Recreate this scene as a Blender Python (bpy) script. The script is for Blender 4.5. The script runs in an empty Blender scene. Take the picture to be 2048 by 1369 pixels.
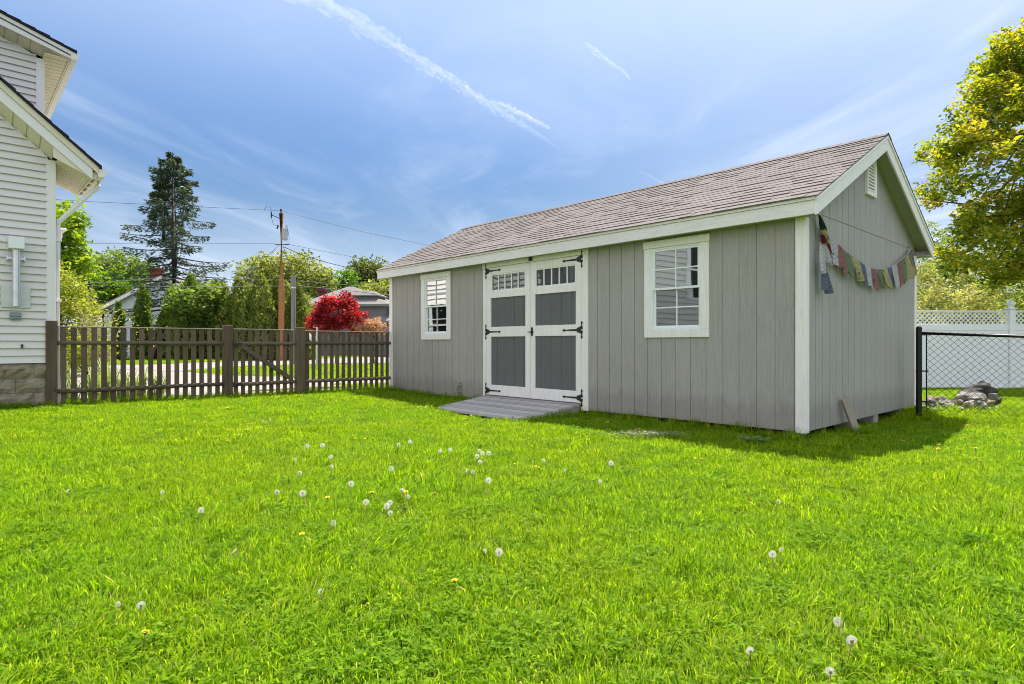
SUN_E, SKY_E, EXPO, SKY_DUST = 5.0, .11, .98, .2
SKY_TINT = (.66, .85, 1.02); CLOUD = (4.1, 4.65, 5.6); FILL_CLOUD = (10.0, 9.3, 9.0); LOWK = .32; DENOISE = True
import bpy, bmesh, math, random
import numpy as np
from mathutils import Vector, Matrix
random.seed(7); RNG = np.random.default_rng(7)
SC = bpy.context.scene; COL = SC.collection
R = math.radians
F, VH, TH = 1214.4, 688.77, 0.7518          # focal length in photo pixels, horizon row, yaw of the shed
E1 = (-math.sin(TH), math.cos(TH)); E2 = (math.cos(TH), math.sin(TH))
C0 = (3.0459, 6.3306); H0 = (-6.40, 8.48)

# ---------------------------------------------------------------- materials
class NT:
    def __init__(s, name):
        s.m = bpy.data.materials.new(name); s.m.use_nodes = True
        s.t = s.m.node_tree; s.t.nodes.clear()
        s.out = s.n('ShaderNodeOutputMaterial')
    def n(s, typ, **kw):
        x = s.t.nodes.new(typ)
        for k, v in kw.items():
            if k in x.inputs.keys(): x.inputs[k].default_value = v
            else: setattr(x, k, v)
        return x
    def l(s, a, b): s.t.links.new(a, b)
    def coord(s, scale=(1, 1, 1), kind='Object'):
        tc = s.n('ShaderNodeTexCoord'); mp = s.n('ShaderNodeMapping'); mp.inputs['Scale'].default_value = scale
        s.l(tc.outputs[kind], mp.inputs['Vector']); return mp.outputs['Vector']
    def noise(s, vec, scale=5, detail=4, rough=.55, dist=0):
        x = s.n('ShaderNodeTexNoise'); x.inputs['Scale'].default_value = scale; x.inputs['Detail'].default_value = detail
        x.inputs['Roughness'].default_value = rough; x.inputs['Distortion'].default_value = dist
        s.l(vec, x.inputs['Vector']); return x.outputs['Fac']
    def ramp(s, fac, stops):
        x = s.n('ShaderNodeValToRGB'); e = x.color_ramp.elements
        while len(e) < len(stops): e.new(.5)
        for el, (p, c) in zip(e, stops): el.position = p; el.color = (*c, 1) if len(c) == 3 else c
        s.l(fac, x.inputs['Fac']); return x.outputs['Color']
    def mix(s, fac, a, b, mode='MIX'):
        x = s.n('ShaderNodeMix', data_type='RGBA', blend_type=mode)
        for sock, v in ((x.inputs[0], fac), (x.inputs[6], a), (x.inputs[7], b)):
            if hasattr(v, 'is_output'): s.l(v, sock)
            elif isinstance(v, (int, float)): sock.default_value = v
            else: sock.default_value = (*v, 1)
        return x.outputs[2]
    def attr(s, name): return s.n('ShaderNodeAttribute', attribute_name=name).outputs['Fac']
    def bump(s, h, strength=.3, dist=.01):
        x = s.n('ShaderNodeBump'); x.inputs['Strength'].default_value = strength; x.inputs['Distance'].default_value = dist
        s.l(h, x.inputs['Height']); return x.outputs['Normal']
    def bsdf(s, color, rough=.7, spec=.3, metal=0, normal=None):
        x = s.n('ShaderNodeBsdfPrincipled'); x.inputs['Roughness'].default_value = rough
        x.inputs['Specular IOR Level'].default_value = spec; x.inputs['Metallic'].default_value = metal
        if hasattr(color, 'is_output'): s.l(color, x.inputs['Base Color'])
        else: x.inputs['Base Color'].default_value = (*color, 1)
        if normal is not None: s.l(normal, x.inputs['Normal'])
        return x.outputs['BSDF']
    def fin(s, sh): s.l(sh, s.out.inputs['Surface']); return s.m

def mul(c, k): return tuple(min(1, x * k) for x in c)
def mat_plain(name, c, rough=.7, var=.12, scale=3, spec=.3, metal=0, bump=0, bscale=40, stretch=(1, 1, 1)):
    m = NT(name); v = m.coord(stretch)
    col = m.ramp(m.noise(v, scale, 5), [(.25, mul(c, 1 - var)), (.75, mul(c, 1 + var))])
    nr = m.bump(m.noise(v, bscale, 4), bump, .004) if bump else None
    return m.fin(m.bsdf(col, rough, spec, metal, nr))
def mat_wood_paint(name, c, grain=.35, rough=.6, var=.05, axis='z', dirt=False):
    st = {'z': (38, 38, 2.6), 'x': (2.6, 38, 38), 'y': (38, 2.6, 38)}[axis]
    m = NT(name); v = m.coord(st); big = m.noise(m.coord(), 1.1, 3); n = m.noise(v, 1.0, 6, .6, 1.3)
    col = m.ramp(big, [(.3, mul(c, 1 - var)), (.7, mul(c, 1 + var))])
    col = m.mix(.2, col, m.ramp(n, [(.35, mul(c, .5)), (.6, mul(c, 1.1))]))
    if dirt:
        tcd = m.n('ShaderNodeTexCoord'); sep = m.n('ShaderNodeSeparateXYZ'); m.l(tcd.outputs['Object'], sep.inputs[0])
        dn = m.noise(m.coord((7, 7, 3)), 1, 5, .7); md = m.n('ShaderNodeMath', operation='MULTIPLY_ADD'); m.l(dn, md.inputs[0]); md.inputs[1].default_value = -.55; m.l(sep.outputs['Z'], md.inputs[2])
        col = m.mix(m.ramp(md.outputs[0], [(0, (.34, .34, .34)), (.16, (0, 0, 0))]), col, (.17, .145, .11))
        sp = m.n('ShaderNodeTexVoronoi'); sp.inputs['Scale'].default_value = 5.5; m.l(m.coord(), sp.inputs['Vector']); col = m.mix(m.ramp(sp.outputs['Distance'], [(.012, (.5, .5, .5)), (.03, (0, 0, 0))]), col, (.12, .11, .1))
        col = m.mix(.10, col, m.ramp(m.attr('tint'), [(0, mul(c, .7)), (1, mul(c, 1.2))]))
    return m.fin(m.bsdf(col, rough, .3, 0, m.bump(n, grain, .012)))
def mat_wood_bare(name, c1, c2, axis='z', rough=.85, bump=.5, knots=True):
    st = {'z': (30, 30, 1.6), 'x': (1.6, 30, 30), 'y': (30, 1.6, 30)}[axis]
    m = NT(name); v = m.coord(st); n = m.noise(v, 1, 6, .65, .8)
    blotch = m.noise(m.coord((2, 2, 2)), 1.2, 4)
    col = m.ramp(n, [(.28, c1), (.72, c2)])
    col = m.mix(m.ramp(blotch, [(.4, (0, 0, 0)), (.75, (.6, .6, .6))]), col, mul(c1, .8))
    oi = m.attr('tint'); col = m.mix(.6 if not knots else .45, col, m.ramp(oi, [(0, mul(c1, .8)), (1, mul(c2, 1.15))]))
    if knots:
        w = m.n('ShaderNodeTexVoronoi'); w.inputs['Scale'].default_value = 3.2; m.l(m.coord({'z': (2, 2, .8), 'x': (.8, 2, 2), 'y': (2, .8, 2)}[axis]), w.inputs['Vector'])
        col = m.mix(m.ramp(w.outputs['Distance'], [(.03, (1, 1, 1)), (.09, (0, 0, 0))]), col, mul(c1, .45))
    return m.fin(m.bsdf(col, rough, .2, 0, m.bump(n, bump, .006)))
def mat_leaf(name, stops, trans=.45, tcol=1.5, rough=.5, spec=.35, warm=(1.1, 1.05, .5)):
    m = NT(name); t = m.attr('tint'); col = m.ramp(t, stops)
    b = m.bsdf(col, rough, spec); tr = m.n('ShaderNodeBsdfTranslucent')
    tc = m.mix(1.0, col, tuple(tcol * w for w in warm), 'MULTIPLY'); m.l(tc, tr.inputs['Color'])
    mx = m.n('ShaderNodeMixShader'); mx.inputs[0].default_value = trans
    m.l(b, mx.inputs[1]); m.l(tr.outputs[0], mx.inputs[2]); return m.fin(mx.outputs[0])
def mat_glass(name, refl=.35, tint=(.02, .022, .025), wav=.25, ws=2.0):
    m = NT(name); n = m.noise(m.coord((1, 1, 1)), ws, 2, .4, .3); nb = m.bump(n, wav, .02)
    g = m.n('ShaderNodeBsdfGlossy'); g.inputs['Roughness'].default_value = .02; m.l(nb, g.inputs['Normal'])
    g.inputs['Color'].default_value = (.9, .92, .93, 1)
    tr = m.n('ShaderNodeBsdfTransparent'); tr.inputs['Color'].default_value = (.55, .57, .57, 1)
    mx = m.n('ShaderNodeMixShader'); mx.inputs[0].default_value = refl
    m.l(tr.outputs[0], mx.inputs[1]); m.l(g.outputs[0], mx.inputs[2]); return m.fin(mx.outputs[0])

MS = {}
MS['siding'] = mat_wood_paint('siding_paint', (.398, .376, .358), 1.0, .6, .07, 'z', True)
MS['white'] = mat_wood_paint('white_paint', (.87, .845, .825), .16, .5, .02)
MS['white_h'] = mat_wood_paint('white_paint_horizontal', (.83, .80, .795), .16, .5, .02, 'y')
MS['doorpanel'] = mat_wood_paint('door_panel_paint', (.135, .14, .145), .4)
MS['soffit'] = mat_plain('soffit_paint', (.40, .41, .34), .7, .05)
MS['iron'] = mat_plain('black_iron', (.018, .019, .024), .5, .2, 20, .5)
MS['vinyl'] = mat_plain('white_vinyl', (.83, .86, .88), .4, .02, 1, .4)
MS['pane'] = mat_glass('window_glass', .62, wav=.10, ws=1.3)
MS['pane_screen'] = mat_glass('screened_glass', .33, wav=.06, ws=1.3)
MS['pane_dark'] = mat_glass('door_glass', .15, wav=.16)
MS['inside'] = mat_plain('bare_interior', (.13, .10, .075), .9, .2)
MS['housesiding'] = mat_plain('vinyl_siding', (.71, .68, .665), .55, .035, .8, .3)
MS['housetrim'] = mat_plain('house_trim', (.81, .785, .785), .5, .03, 1.2)
MS['cream'] = mat_plain('cream_soffit', (.76, .69, .56), .6, .04, 2)
MS['darkroof'] = mat_plain('dark_shingle', (.022, .024, .032), .9, .4, 30, .2, bump=.5, bscale=90)
MS['galv'] = mat_plain('galvanised_metal', (.62, .64, .66), .32, .12, 9, .5, .85)
MS['plate'] = mat_plain('painted_plate', (.64, .66, .65), .5, .06, 6)
MS['greybox'] = mat_plain('grey_plastic', (.26, .29, .33), .5, .06, 6)
MS['blackmetal'] = mat_plain('black_coated_steel', (.004, .004, .006), .35, .2, 9, .35)
MS['concrete'] = mat_plain('concrete', (.42, .40, .37), .9, .15, 8, bump=.4)
MS['ramp'] = mat_wood_bare('weathered_deck', (.33, .305, .295), (.56, .525, .50), 'y', knots=False)
MS['fence'] = mat_wood_bare('stained_fence', (.075, .051, .035), (.205, .15, .11), 'z')
MS['fence_rail'] = mat_wood_bare('stained_rail', (.07, .052, .038), (.185, .145, .112), 'x')
MS['cap'] = mat_wood_bare('sunlit_tone_cap', (.20, .17, .14), (.42, .37, .32), 'x', knots=False)  # paler than the other fence wood: sunlight on its top put into the colour
MS['stud'] = mat_wood_bare('leaning_board', (.26, .23, .18), (.45, .41, .33), 'z', bump=.9)
def _shingle():
    m = NT('roof_shingle'); t = m.attr('tint'); g = m.noise(m.coord(), 160, 3, .7)
    col = m.ramp(t, [(0, (.13, .114, .113)), (.5, (.165, .147, .145)), (1, (.205, .183, .18))])
    col = m.mix(.5, col, m.ramp(g, [(.3, (.07, .06, .06)), (.7, (.34, .31, .31))]))
    st = m.noise(m.coord((.5, .5, .5)), 1.5, 4); col = m.mix(m.ramp(st, [(.45, (0, 0, 0)), (.8, (.35, .35, .35))]), col, (.11, .1, .09))
    return m.fin(m.bsdf(col, .95, .15, 0, m.bump(g, .4, .004)))
MS['shingle'] = _shingle()
def _block():
    m = NT('rockface_block'); v = m.coord(); n = m.noise(v, 7, 6, .6, .6); n2 = m.noise(v, 2.1, 3)
    col = m.ramp(n, [(.3, (.15, .125, .09)), (.5, (.28, .235, .175)), (.75, (.37, .32, .25))])
    col = m.mix(m.ramp(n2, [(.5, (0, 0, 0)), (.75, (.5, .5, .5))]), col, (.30, .20, .14))
    return m.fin(m.bsdf(col, .95, .1, 0, m.bump(n, 1.0, .06)))
MS['block'] = _block()

# ---------------------------------------------------------------- mesh helpers
class MB:
    def __init__(s): s.v = []; s.f = []; s.t = []
    def face(s, pts, tint=.5):
        b = len(s.v); s.v += [tuple(p) for p in pts]; s.f.append(tuple(range(b, b + len(pts)))); s.t.append(tint)
    def hexa(s, p, tint=.5):          # p: 4 bottom corners (ccw) then 4 top corners
        b = len(s.v); s.v += [tuple(q) for q in p]
        for q in ((0, 3, 2, 1), (4, 5, 6, 7), (0, 1, 5, 4), (1, 2, 6, 5), (2, 3, 7, 6), (3, 0, 4, 7)):
            s.f.append(tuple(b + i for i in q)); s.t.append(tint)
    def box(s, x0, x1, y0, y1, z0, z1, tint=.5):
        s.hexa([(x0, y0, z0), (x1, y0, z0), (x1, y1, z0), (x0, y1, z0), (x0, y0, z1), (x1, y0, z1), (x1, y1, z1), (x0, y1, z1)], tint)
    def obox(s, P, s0, s1, o0, o1, z0, z1, tint=.5, z1b=None):   # P(s, out, z); z1b: top at s1
        zb = z1 if z1b is None else z1b
        s.hexa([P(s0, o0, z0), P(s1, o0, z0), P(s1, o1, z0), P(s0, o1, z0), P(s0, o0, z1), P(s1, o0, zb), P(s1, o1, zb), P(s0, o1, z1)], tint)
    def tube(s, pts, rad, n=6, cap=True, tint=.5):
        pts = [Vector(p) for p in pts]; k = len(pts)
        rad = [rad] * k if isinstance(rad, (int, float)) else rad
        b = len(s.v); up = Vector((0, 0, 1))
        for i, p in enumerate(pts):
            d = (pts[min(i + 1, k - 1)] - pts[max(i - 1, 0)]).normalized()
            a = d.cross(up)
            if a.length < 1e-3: a = d.cross(Vector((1, 0, 0)))
            a.normalize(); c = d.cross(a)
            for j in range(n):
                w = 2 * math.pi * j / n; q = p + (a * math.cos(w) + c * math.sin(w)) * rad[i]; s.v.append(tuple(q))
        for i in range(k - 1):
            for j in range(n):
                s.f.append((b + i * n + j, b + i * n + (j + 1) % n, b + (i + 1) * n + (j + 1) % n, b + (i + 1) * n + j)); s.t.append(tint)
        if cap:
            s.f.append(tuple(b + j for j in range(n))[::-1]); s.t.append(tint)
            s.f.append(tuple(b + (k - 1) * n + j for j in range(n))); s.t.append(tint)
    def prism(s, poly, fn0, fn1, tint=.5):      # polygon list mapped by two functions -> closed prism
        n = len(poly); b = len(s.v)
        s.v += [tuple(fn0(*p)) for p in poly] + [tuple(fn1(*p)) for p in poly]
        s.f.append(tuple(b + i for i in range(n))[::-1]); s.f.append(tuple(b + n + i for i in range(n))); s.t += [tint, tint]
        for i in range(n):
            j = (i + 1) % n; s.f.append((b + i, b + j, b + n + j, b + n + i)); s.t.append(tint)
    def sphere(s, c, r, nu=10, nv=6, sq=(1, 1, 1), tint=.5):
        b = len(s.v)
        for i in range(nv + 1):
            ph = math.pi * i / nv
            for j in range(nu):
                w = 2 * math.pi * j / nu
                s.v.append((c[0] + r * sq[0] * math.sin(ph) * math.cos(w), c[1] + r * sq[1] * math.sin(ph) * math.sin(w), c[2] + r * sq[2] * math.cos(ph)))
        for i in range(nv):
            for j in range(nu):
                s.f.append((b + i * nu + j, b + (i + 1) * nu + j, b + (i + 1) * nu + (j + 1) % nu, b + i * nu + (j + 1) % nu)); s.t.append(tint)
    def build(s, name, mat, parent=None, bevel=0, smooth=False, loc=None, recalc=True):
        me = bpy.data.meshes.new(name); me.from_pydata(s.v, [], s.f)
        a = me.attributes.new('tint', 'FLOAT', 'FACE'); a.data.foreach_set('value', s.t)
        if recalc:
            bm = bmesh.new(); bm.from_mesh(me); bmesh.ops.recalc_face_normals(bm, faces=bm.faces); bm.to_mesh(me); bm.free()
        if smooth: me.polygons.foreach_set('use_smooth', [True] * len(me.polygons))
        me.materials.append(mat); o = bpy.data.objects.new(name, me); COL.objects.link(o)
        if parent is not None: o.parent = parent
        if loc is not None: o.location = loc
        if bevel:
            md = o.modifiers.new('edge', 'BEVEL'); md.width = bevel; md.segments = 1; md.limit_method = 'ANGLE'
        return o

def tag(o, label=None, cat=None, group=None, kind=None):
    if label: o['label'] = label
    if cat: o['category'] = cat
    if group: o['group'] = group
    if kind: o['kind'] = kind
    return o
def thing(name, label, cat, loc=(0, 0, 0), rz=0, group=None):
    o = bpy.data.objects.new(name, None); COL.objects.link(o); o.location = loc; o.rotation_euler = (0, 0, rz)
    o.empty_display_size = .2
    return tag(o, label, cat, group)
def copy_tree(o, parent=None, skip=()):
    c = o.copy(); COL.objects.link(c)
    if parent is not None: c.parent = parent
    for ch in list(o.children): copy_tree(ch, c)
    return c
def np_mesh(name, V, Q, tint, mat, parent=None, sizes=None, smooth=False):
    """V (n,3), Q (m,k) faces of equal size k, tint per face"""
    me = bpy.data.meshes.new(name); k = Q.shape[1]; m = len(Q)
    me.vertices.add(len(V)); me.vertices.foreach_set('co', np.ascontiguousarray(V, dtype=np.float32).ravel())
    me.loops.add(m * k); me.loops.foreach_set('vertex_index', np.ascontiguousarray(Q, dtype=np.int32).ravel())
    me.polygons.add(m); me.polygons.foreach_set('loop_start', np.arange(0, m * k, k, dtype=np.int32))
    me.update(calc_edges=True)
    if smooth: me.polygons.foreach_set('use_smooth', np.ones(m, dtype=bool))
    a = me.attributes.new('tint', 'FLOAT', 'FACE'); a.data.foreach_set('value', np.asarray(tint, dtype=np.float32))
    me.materials.append(mat); o = bpy.data.objects.new(name, me); COL.objects.link(o)
    if parent is not None: o.parent = parent
    return o
def gz(x, y):
    """height of the lawn"""
    return (.125 * np.exp(-((x + 7) ** 2 + (y - 9) ** 2) / 18) + .06 * np.exp(-((x + 2.4) ** 2 + (y - 12.0) ** 2) / 10)
            + .012 * np.sin(1.3 * x + .5) * np.sin(1.1 * y + .3) - .05 * np.exp(-((x - 11) ** 2 + (y - 13) ** 2) / 18) - .085 * np.exp(-((x - 4.75) ** 2 + (y - 7.5) ** 2) / 1.7) - .04 * np.exp(-((x + 1.4) ** 2 + (y - 10.7) ** 2) / 1.6) - .05 * np.exp(-((x + .55) ** 2 + (y - 8.3) ** 2) / 1.1))
def at(u, v, y):           # a photo pixel at distance y in front of the camera
    return Vector(((u - 1024) / F * y, y, 1 - (v - VH) * y / F))
def on_ground(u, v, h=0.0):
    y = F * (1 - h) / (v - VH)
    for _ in range(4):
        x = (u - 1024) / F * y; y = F * (1 - h - float(gz(x, y))) / (v - VH)
    return (u - 1024) / F * y, y
def shed_xy(b, a): return C0[0] + b * E2[0] + a * E1[0], C0[1] + b * E2[1] + a * E1[1]
# ================================================================ the shed  (local x = depth b, y = along the front a, z up)
L, W, ZB, ZS = 8.025, 4.158, .08, 2.414
OE, OG = .188, .198
ZFB, ZFT, ZAP = 2.3075, 2.4821, 3.6146
SL = (ZAP - ZFT) / (W / 2 + OE)
shed = thing('garden_shed', 'grey board-sided garden shed with white trim and brown shingle roof', 'shed', (*C0, 0), TH)
PF = lambda s, o, z: (-o, s, z)          # front wall, facing -x
PG = lambda s, o, z: (s, -o, z)          # near gable, facing -y
PB = lambda s, o, z: (W + o, s, z)
PE = lambda s, o, z: (s, L + o, z)
WINS = [(1.07, 1.966), (6.035, 6.93)]; WZ0, WZ1 = 1.082, 2.205
OP = [(a0 + .10, a1 - .10, 1.18, 2.195) for a0, a1 in WINS] + [(3.02, 5.04, .17, 2.25)]
def splits(s0, s1, ops):
    cuts = sorted({s0, s1} | {q for o in ops for q in o[:2] if s0 < q < s1})
    return list(zip(cuts, cuts[1:]))
def zruns(m, z0, z1, ops):
    r = [(z0, z1)]
    for o in ops:
        if o[0] <= m <= o[1]:
            n = []
            for a, b in r:
                if o[2] > a: n.append((a, min(b, o[2])))
                if o[3] < b: n.append((max(a, o[3]), b))
            r = [(a, b) for a, b in n if b - a > .004]
    return r
def wall(P, length, ztop, z0, ops, name, seam=None, first=.1):
    mb = MB(); g = .007
    s = 0; edges = [0]; x = first
    while x < length: edges.append(x); x += .2032
    edges.append(length)
    for a, b in zip(edges, edges[1:]):
        for p, q in splits(a + (g / 2 if a > 0 else 0), b - (g / 2 if b < length else 0), ops):
            m = (p + q) / 2
            for lo, hi in zruns(m, z0, 99, ops):
                if hi < 90: mb.obox(P, p, q, -.012, 0, lo, hi, random.random()); continue
                if seam and lo < seam:
                    mb.obox(P, p, q, -.012, 0, lo, seam - .004, random.random()); lo = seam + .006
                if min(ztop(p), ztop(q)) > lo: mb.obox(P, p, q, -.012, .0, lo, ztop(p), random.random(), ztop(q))
    for p, q in splits(0.02, length - .02, ops):
        m = (p + q) / 2
        if seam and m != length / 2 and not ops:
            h = length / 2
            for pp, qq in ((p, min(q, h)), (max(p, h), q)):
                if qq > pp: mb.obox(P, pp, qq, -.06, -.007, z0 + .01, ztop(pp) - .01, .3, ztop(qq) - .01)
        else:
            for lo, hi in zruns(m, z0 + .01, 99, ops):
                mb.obox(P, p, q, -.06, -.007, lo, min(hi, ztop(p) - .02), .3)
    return mb.build(name, MS['siding'], shed)
zf = lambda s: ZFB + .06
zg = lambda s: ZFT - .075 + SL * (OE + min(s, W - s))
wall(PF, L, zf, ZB, OP, 'front_wall')
wall(PG, W, zg, ZB, [], 'gable_wall', ZS)
wall(PB, L, zf, ZB, [], 'rear_wall'); wall(PE, W, zg, ZB, [], 'gable_wall', ZS)
# floor, joists and blocks
m = MB(); m.box(.03, W - .03, .03, L - .03, ZB + .02, ZB + .09); m.build('floor', MS['inside'], shed)
m = MB()
for a in (.9, 2.4): m.box(.4, W - .3, a, a + .06, 0, ZB)
for b0, a0 in ((.16, .10), (1.55, .06), (2.45, .06), (3.6, .06), (.2, 2.6), (.2, 5.2), (.2, 7.6), (2.1, 4), (3.8, 7.6), (3.8, 4)):
    q = MB(); q.box(b0, b0 + .19, a0, a0 + .19, -.06, ZB + .02); q.build('foundation_block', MS['concrete'], shed, .006)
# corner boards
cb = MB()
def corner(bx, ay):
    q = MB(); sx = -1 if bx == 0 else 1; sy = -1 if ay == 0 else 1
    t = .022; w = .105; top = ZFB + .02
    x0, x1 = sorted((bx + sx * t, bx - sx * (w - t))); y0, y1 = sorted((ay + sy * t, ay - sy * (w - t)))
    q.box(*sorted((bx + sx * .001, bx + sx * t)), y0, y1, ZB - .012, top)
    xi0, xi1 = sorted((bx + sx * .0005, bx - sx * (w - t)))
    q.box(xi0, xi1, *sorted((ay + sy * .001, ay + sy * (t - .0006))), ZB - .0125, top - .001)
    q.build('corner_board', MS['white'], shed, .003)
for c in ((0, 0), (0, L), (W, 0), (W, L)): corner(*c)
# roof: shingled slopes, deck, fascias, rakes, soffits
def slope_pt(side, t, y, h):      # t along the slope from the eave, h above the deck
    ln = math.hypot(1, SL); cx, cz = 1 / ln, SL / ln
    x = -OE - .022 + t * cx - h * cz; z = ZFT + .012 + t * cz - .022 * SL + h * cx
    return (x, y, z) if side == 0 else (W - x, y, z)
LEN = (W / 2 + OE + .022) * math.hypot(1, SL); Y0, Y1 = -OG - .018, L + OG + .018
sh = MB(); EX = .137
for side in (0, 1):
    n = math.ceil(LEN / EX)
    for i in range(n):
        y = Y0; t0 = i * EX - (.0 if i else .012); t1 = min(i * EX + EX * 1.12, LEN)
        y -= random.uniform(0, .2)
        while y < Y1:
            w = random.choice((.13, .17, .22, .28, .33, .42)); a, b = max(y, Y0), min(y + w - .004, Y1); y += w
            if b - a < .01: continue
            thick = random.random() < .48; th = .0135 if thick else .0075
            j = random.uniform(-.001, .001); ti = min(1, max(0, random.gauss(.5, .17)))
            P = lambda t, yy, h: slope_pt(side, t, yy, h)
            sh.hexa([P(t0 + j, a, 0), P(t0 + j, b, 0), P(t1, b, 0), P(t1, a, 0), P(t0 + j, a, th), P(t0 + j, b, th), P(t1, b, .002), P(t1, a, .002)], ti)
y = Y0; capz = ZAP + .012
while y < Y1:
    b = min(y + .145, Y1 + .005); ti = random.gauss(.45, .2)
    rz = slope_pt(0, LEN, 0, .012)[2]
    for sgn in (-1, 1):
        sh.hexa([(W / 2, y, rz + .004), (W / 2, b, rz + .001), (W / 2 + sgn * .13, b, rz + .001 - .13 * SL), (W / 2 + sgn * .13, y, rz + .004 - .13 * SL),
                 (W / 2, y, rz + .010), (W / 2, b, rz + .006), (W / 2 + sgn * .13, b, rz + .006 - .13 * SL), (W / 2 + sgn * .13, y, rz + .010 - .13 * SL)], ti)
    y += .137
roof = sh.build('roof', MS['shingle'], shed)
dk = MB()
for side in (0, 1):
    P = lambda t, y, h: slope_pt(side, t, y, h)
    dk.hexa([P(.012, Y0 + .02, -.03), P(.012, Y1 - .02, -.03), P(LEN - .003, Y1 - .02, -.03), P(LEN - .003, Y0 + .02, -.03), P(.012, Y0 + .02, -.001), P(.012, Y1 - .02, -.001), P(LEN - .003, Y1 - .02, -.001), P(LEN - .003, Y0 + .02, -.001)])
dk.build('roof_deck', MS['soffit'], roof)
for sx in (0, 1):
    fa = MB(); X = lambda x: x if sx == 0 else W - x
    xs = sorted((X(-OE), X(-OE + .022))); fa.box(*xs, -OG + .022, L + OG - .022, ZFB, ZFT - .036)
    xs = sorted((X(-OE - .014), X(-OE + .02))); fa.box(*xs, -OG + .001, L + OG - .001, ZFT - .034, ZFT - .002)
    fa.build('fascia', MS['white_h'], shed, .002)
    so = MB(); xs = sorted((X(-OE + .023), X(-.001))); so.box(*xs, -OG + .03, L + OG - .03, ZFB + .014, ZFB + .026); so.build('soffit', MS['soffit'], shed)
for e in (0, 1):
    ra = MB(); Yo = (lambda o: -o) if e == 0 else (lambda o: L + o)
    for side in (0, 1):
        X = (lambda x: x) if side == 0 else (lambda x: W - x)
        def quad(xa, xb, da, db, o0, o1):
            za = lambda x, d: ZFT + SL * (x + OE) - d
            p = []
            for o in (o0, o1):
                p.append([(X(xa), Yo(o), za(xa, db)), (X(xb), Yo(o), za(xb, db)), (X(xb), Yo(o), za(xb, da)), (X(xa), Yo(o), za(xa, da))])
            ra.hexa(p[0] + p[1])
        quad(-OE - .001, W / 2, .036, .189, OG - .022, OG)
        quad(-OE - .014, W / 2, .002, .038, OG - .018, OG + .014)
    ra.build('rake_board', MS['white'], shed, .002)
    so = MB()
    for side in (0, 1):
        X = (lambda x: x) if side == 0 else (lambda x: W - x)
        x = -OE + .05
        while x < W / 2 - .02:
            xb = min(x + .40, W / 2 - .005); za = lambda q: ZFT + SL * (q + OE) - .095
            so.hexa([(X(x), Yo(.001), za(x)), (X(xb - .006), Yo(.001), za(xb - .006)), (X(xb - .006), Yo(OG - .021), za(xb - .006)), (X(x), Yo(OG - .021), za(x)),
                     (X(x), Yo(.001), za(x) + .012), (X(xb - .006), Yo(.001), za(xb - .006) + .012), (X(xb - .006), Yo(OG - .021), za(xb - .006) + .012), (X(x), Yo(OG - .021), za(x) + .012)])
            x = xb
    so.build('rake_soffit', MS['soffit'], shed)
# gable vent with an arched top
def vent(P):
    b0, b1, z0, zs_ = 1.885, 2.255, 2.885, 3.185; cx = (b0 + b1) / 2; r = (b1 - b0) / 2
    def outline(k):
        rr = r - k; pts = [(cx - rr, z0 + k), (cx + rr, z0 + k)]
        pts += [(cx + rr * math.cos(w), zs_ + .12 * rr / r + 0 * k + rr * .85 * math.sin(w)) for w in np.linspace(0, math.pi, 13)]
        return pts
    A, B = outline(0), outline(.055); fr = MB(); n = len(A)
    for i in range(n):
        j = (i + 1) % n
        fr.hexa([P(A[i][0], 0.001, A[i][1]), P(A[j][0], .001, A[j][1]), P(B[j][0], .001, B[j][1]), P(B[i][0], .001, B[i][1]),
                 P(A[i][0], .035, A[i][1]), P(A[j][0], .035, A[j][1]), P(B[j][0], .028, B[j][1]), P(B[i][0], .028, B[i][1])])
    vo = fr.build('gable_vent', MS['white'], shed)
    lv = MB(); z = z0 + .06; rr = r - .05
    lv.prism([(p[0], p[1]) for p in B], lambda s, q: P(s, .0025, q), lambda s, q: P(s, .005, q))
    while z < zs_ + .18:
        hw = rr if z < zs_ + .05 else math.sqrt(max(.0004, rr * rr - (z - zs_ - .05) ** 2 * 1.3))
        lv.hexa([P(cx - hw, .024, z), P(cx + hw, .024, z), P(cx + hw, .006, z + .035), P(cx - hw, .006, z + .035), P(cx - hw, .027, z + .004), P(cx + hw, .027, z + .004), P(cx + hw, .006, z + .04), P(cx - hw, .006, z + .04)])
        z += .042
    lv.build('louvre', MS['white'], vo)
vent(PG)
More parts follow.
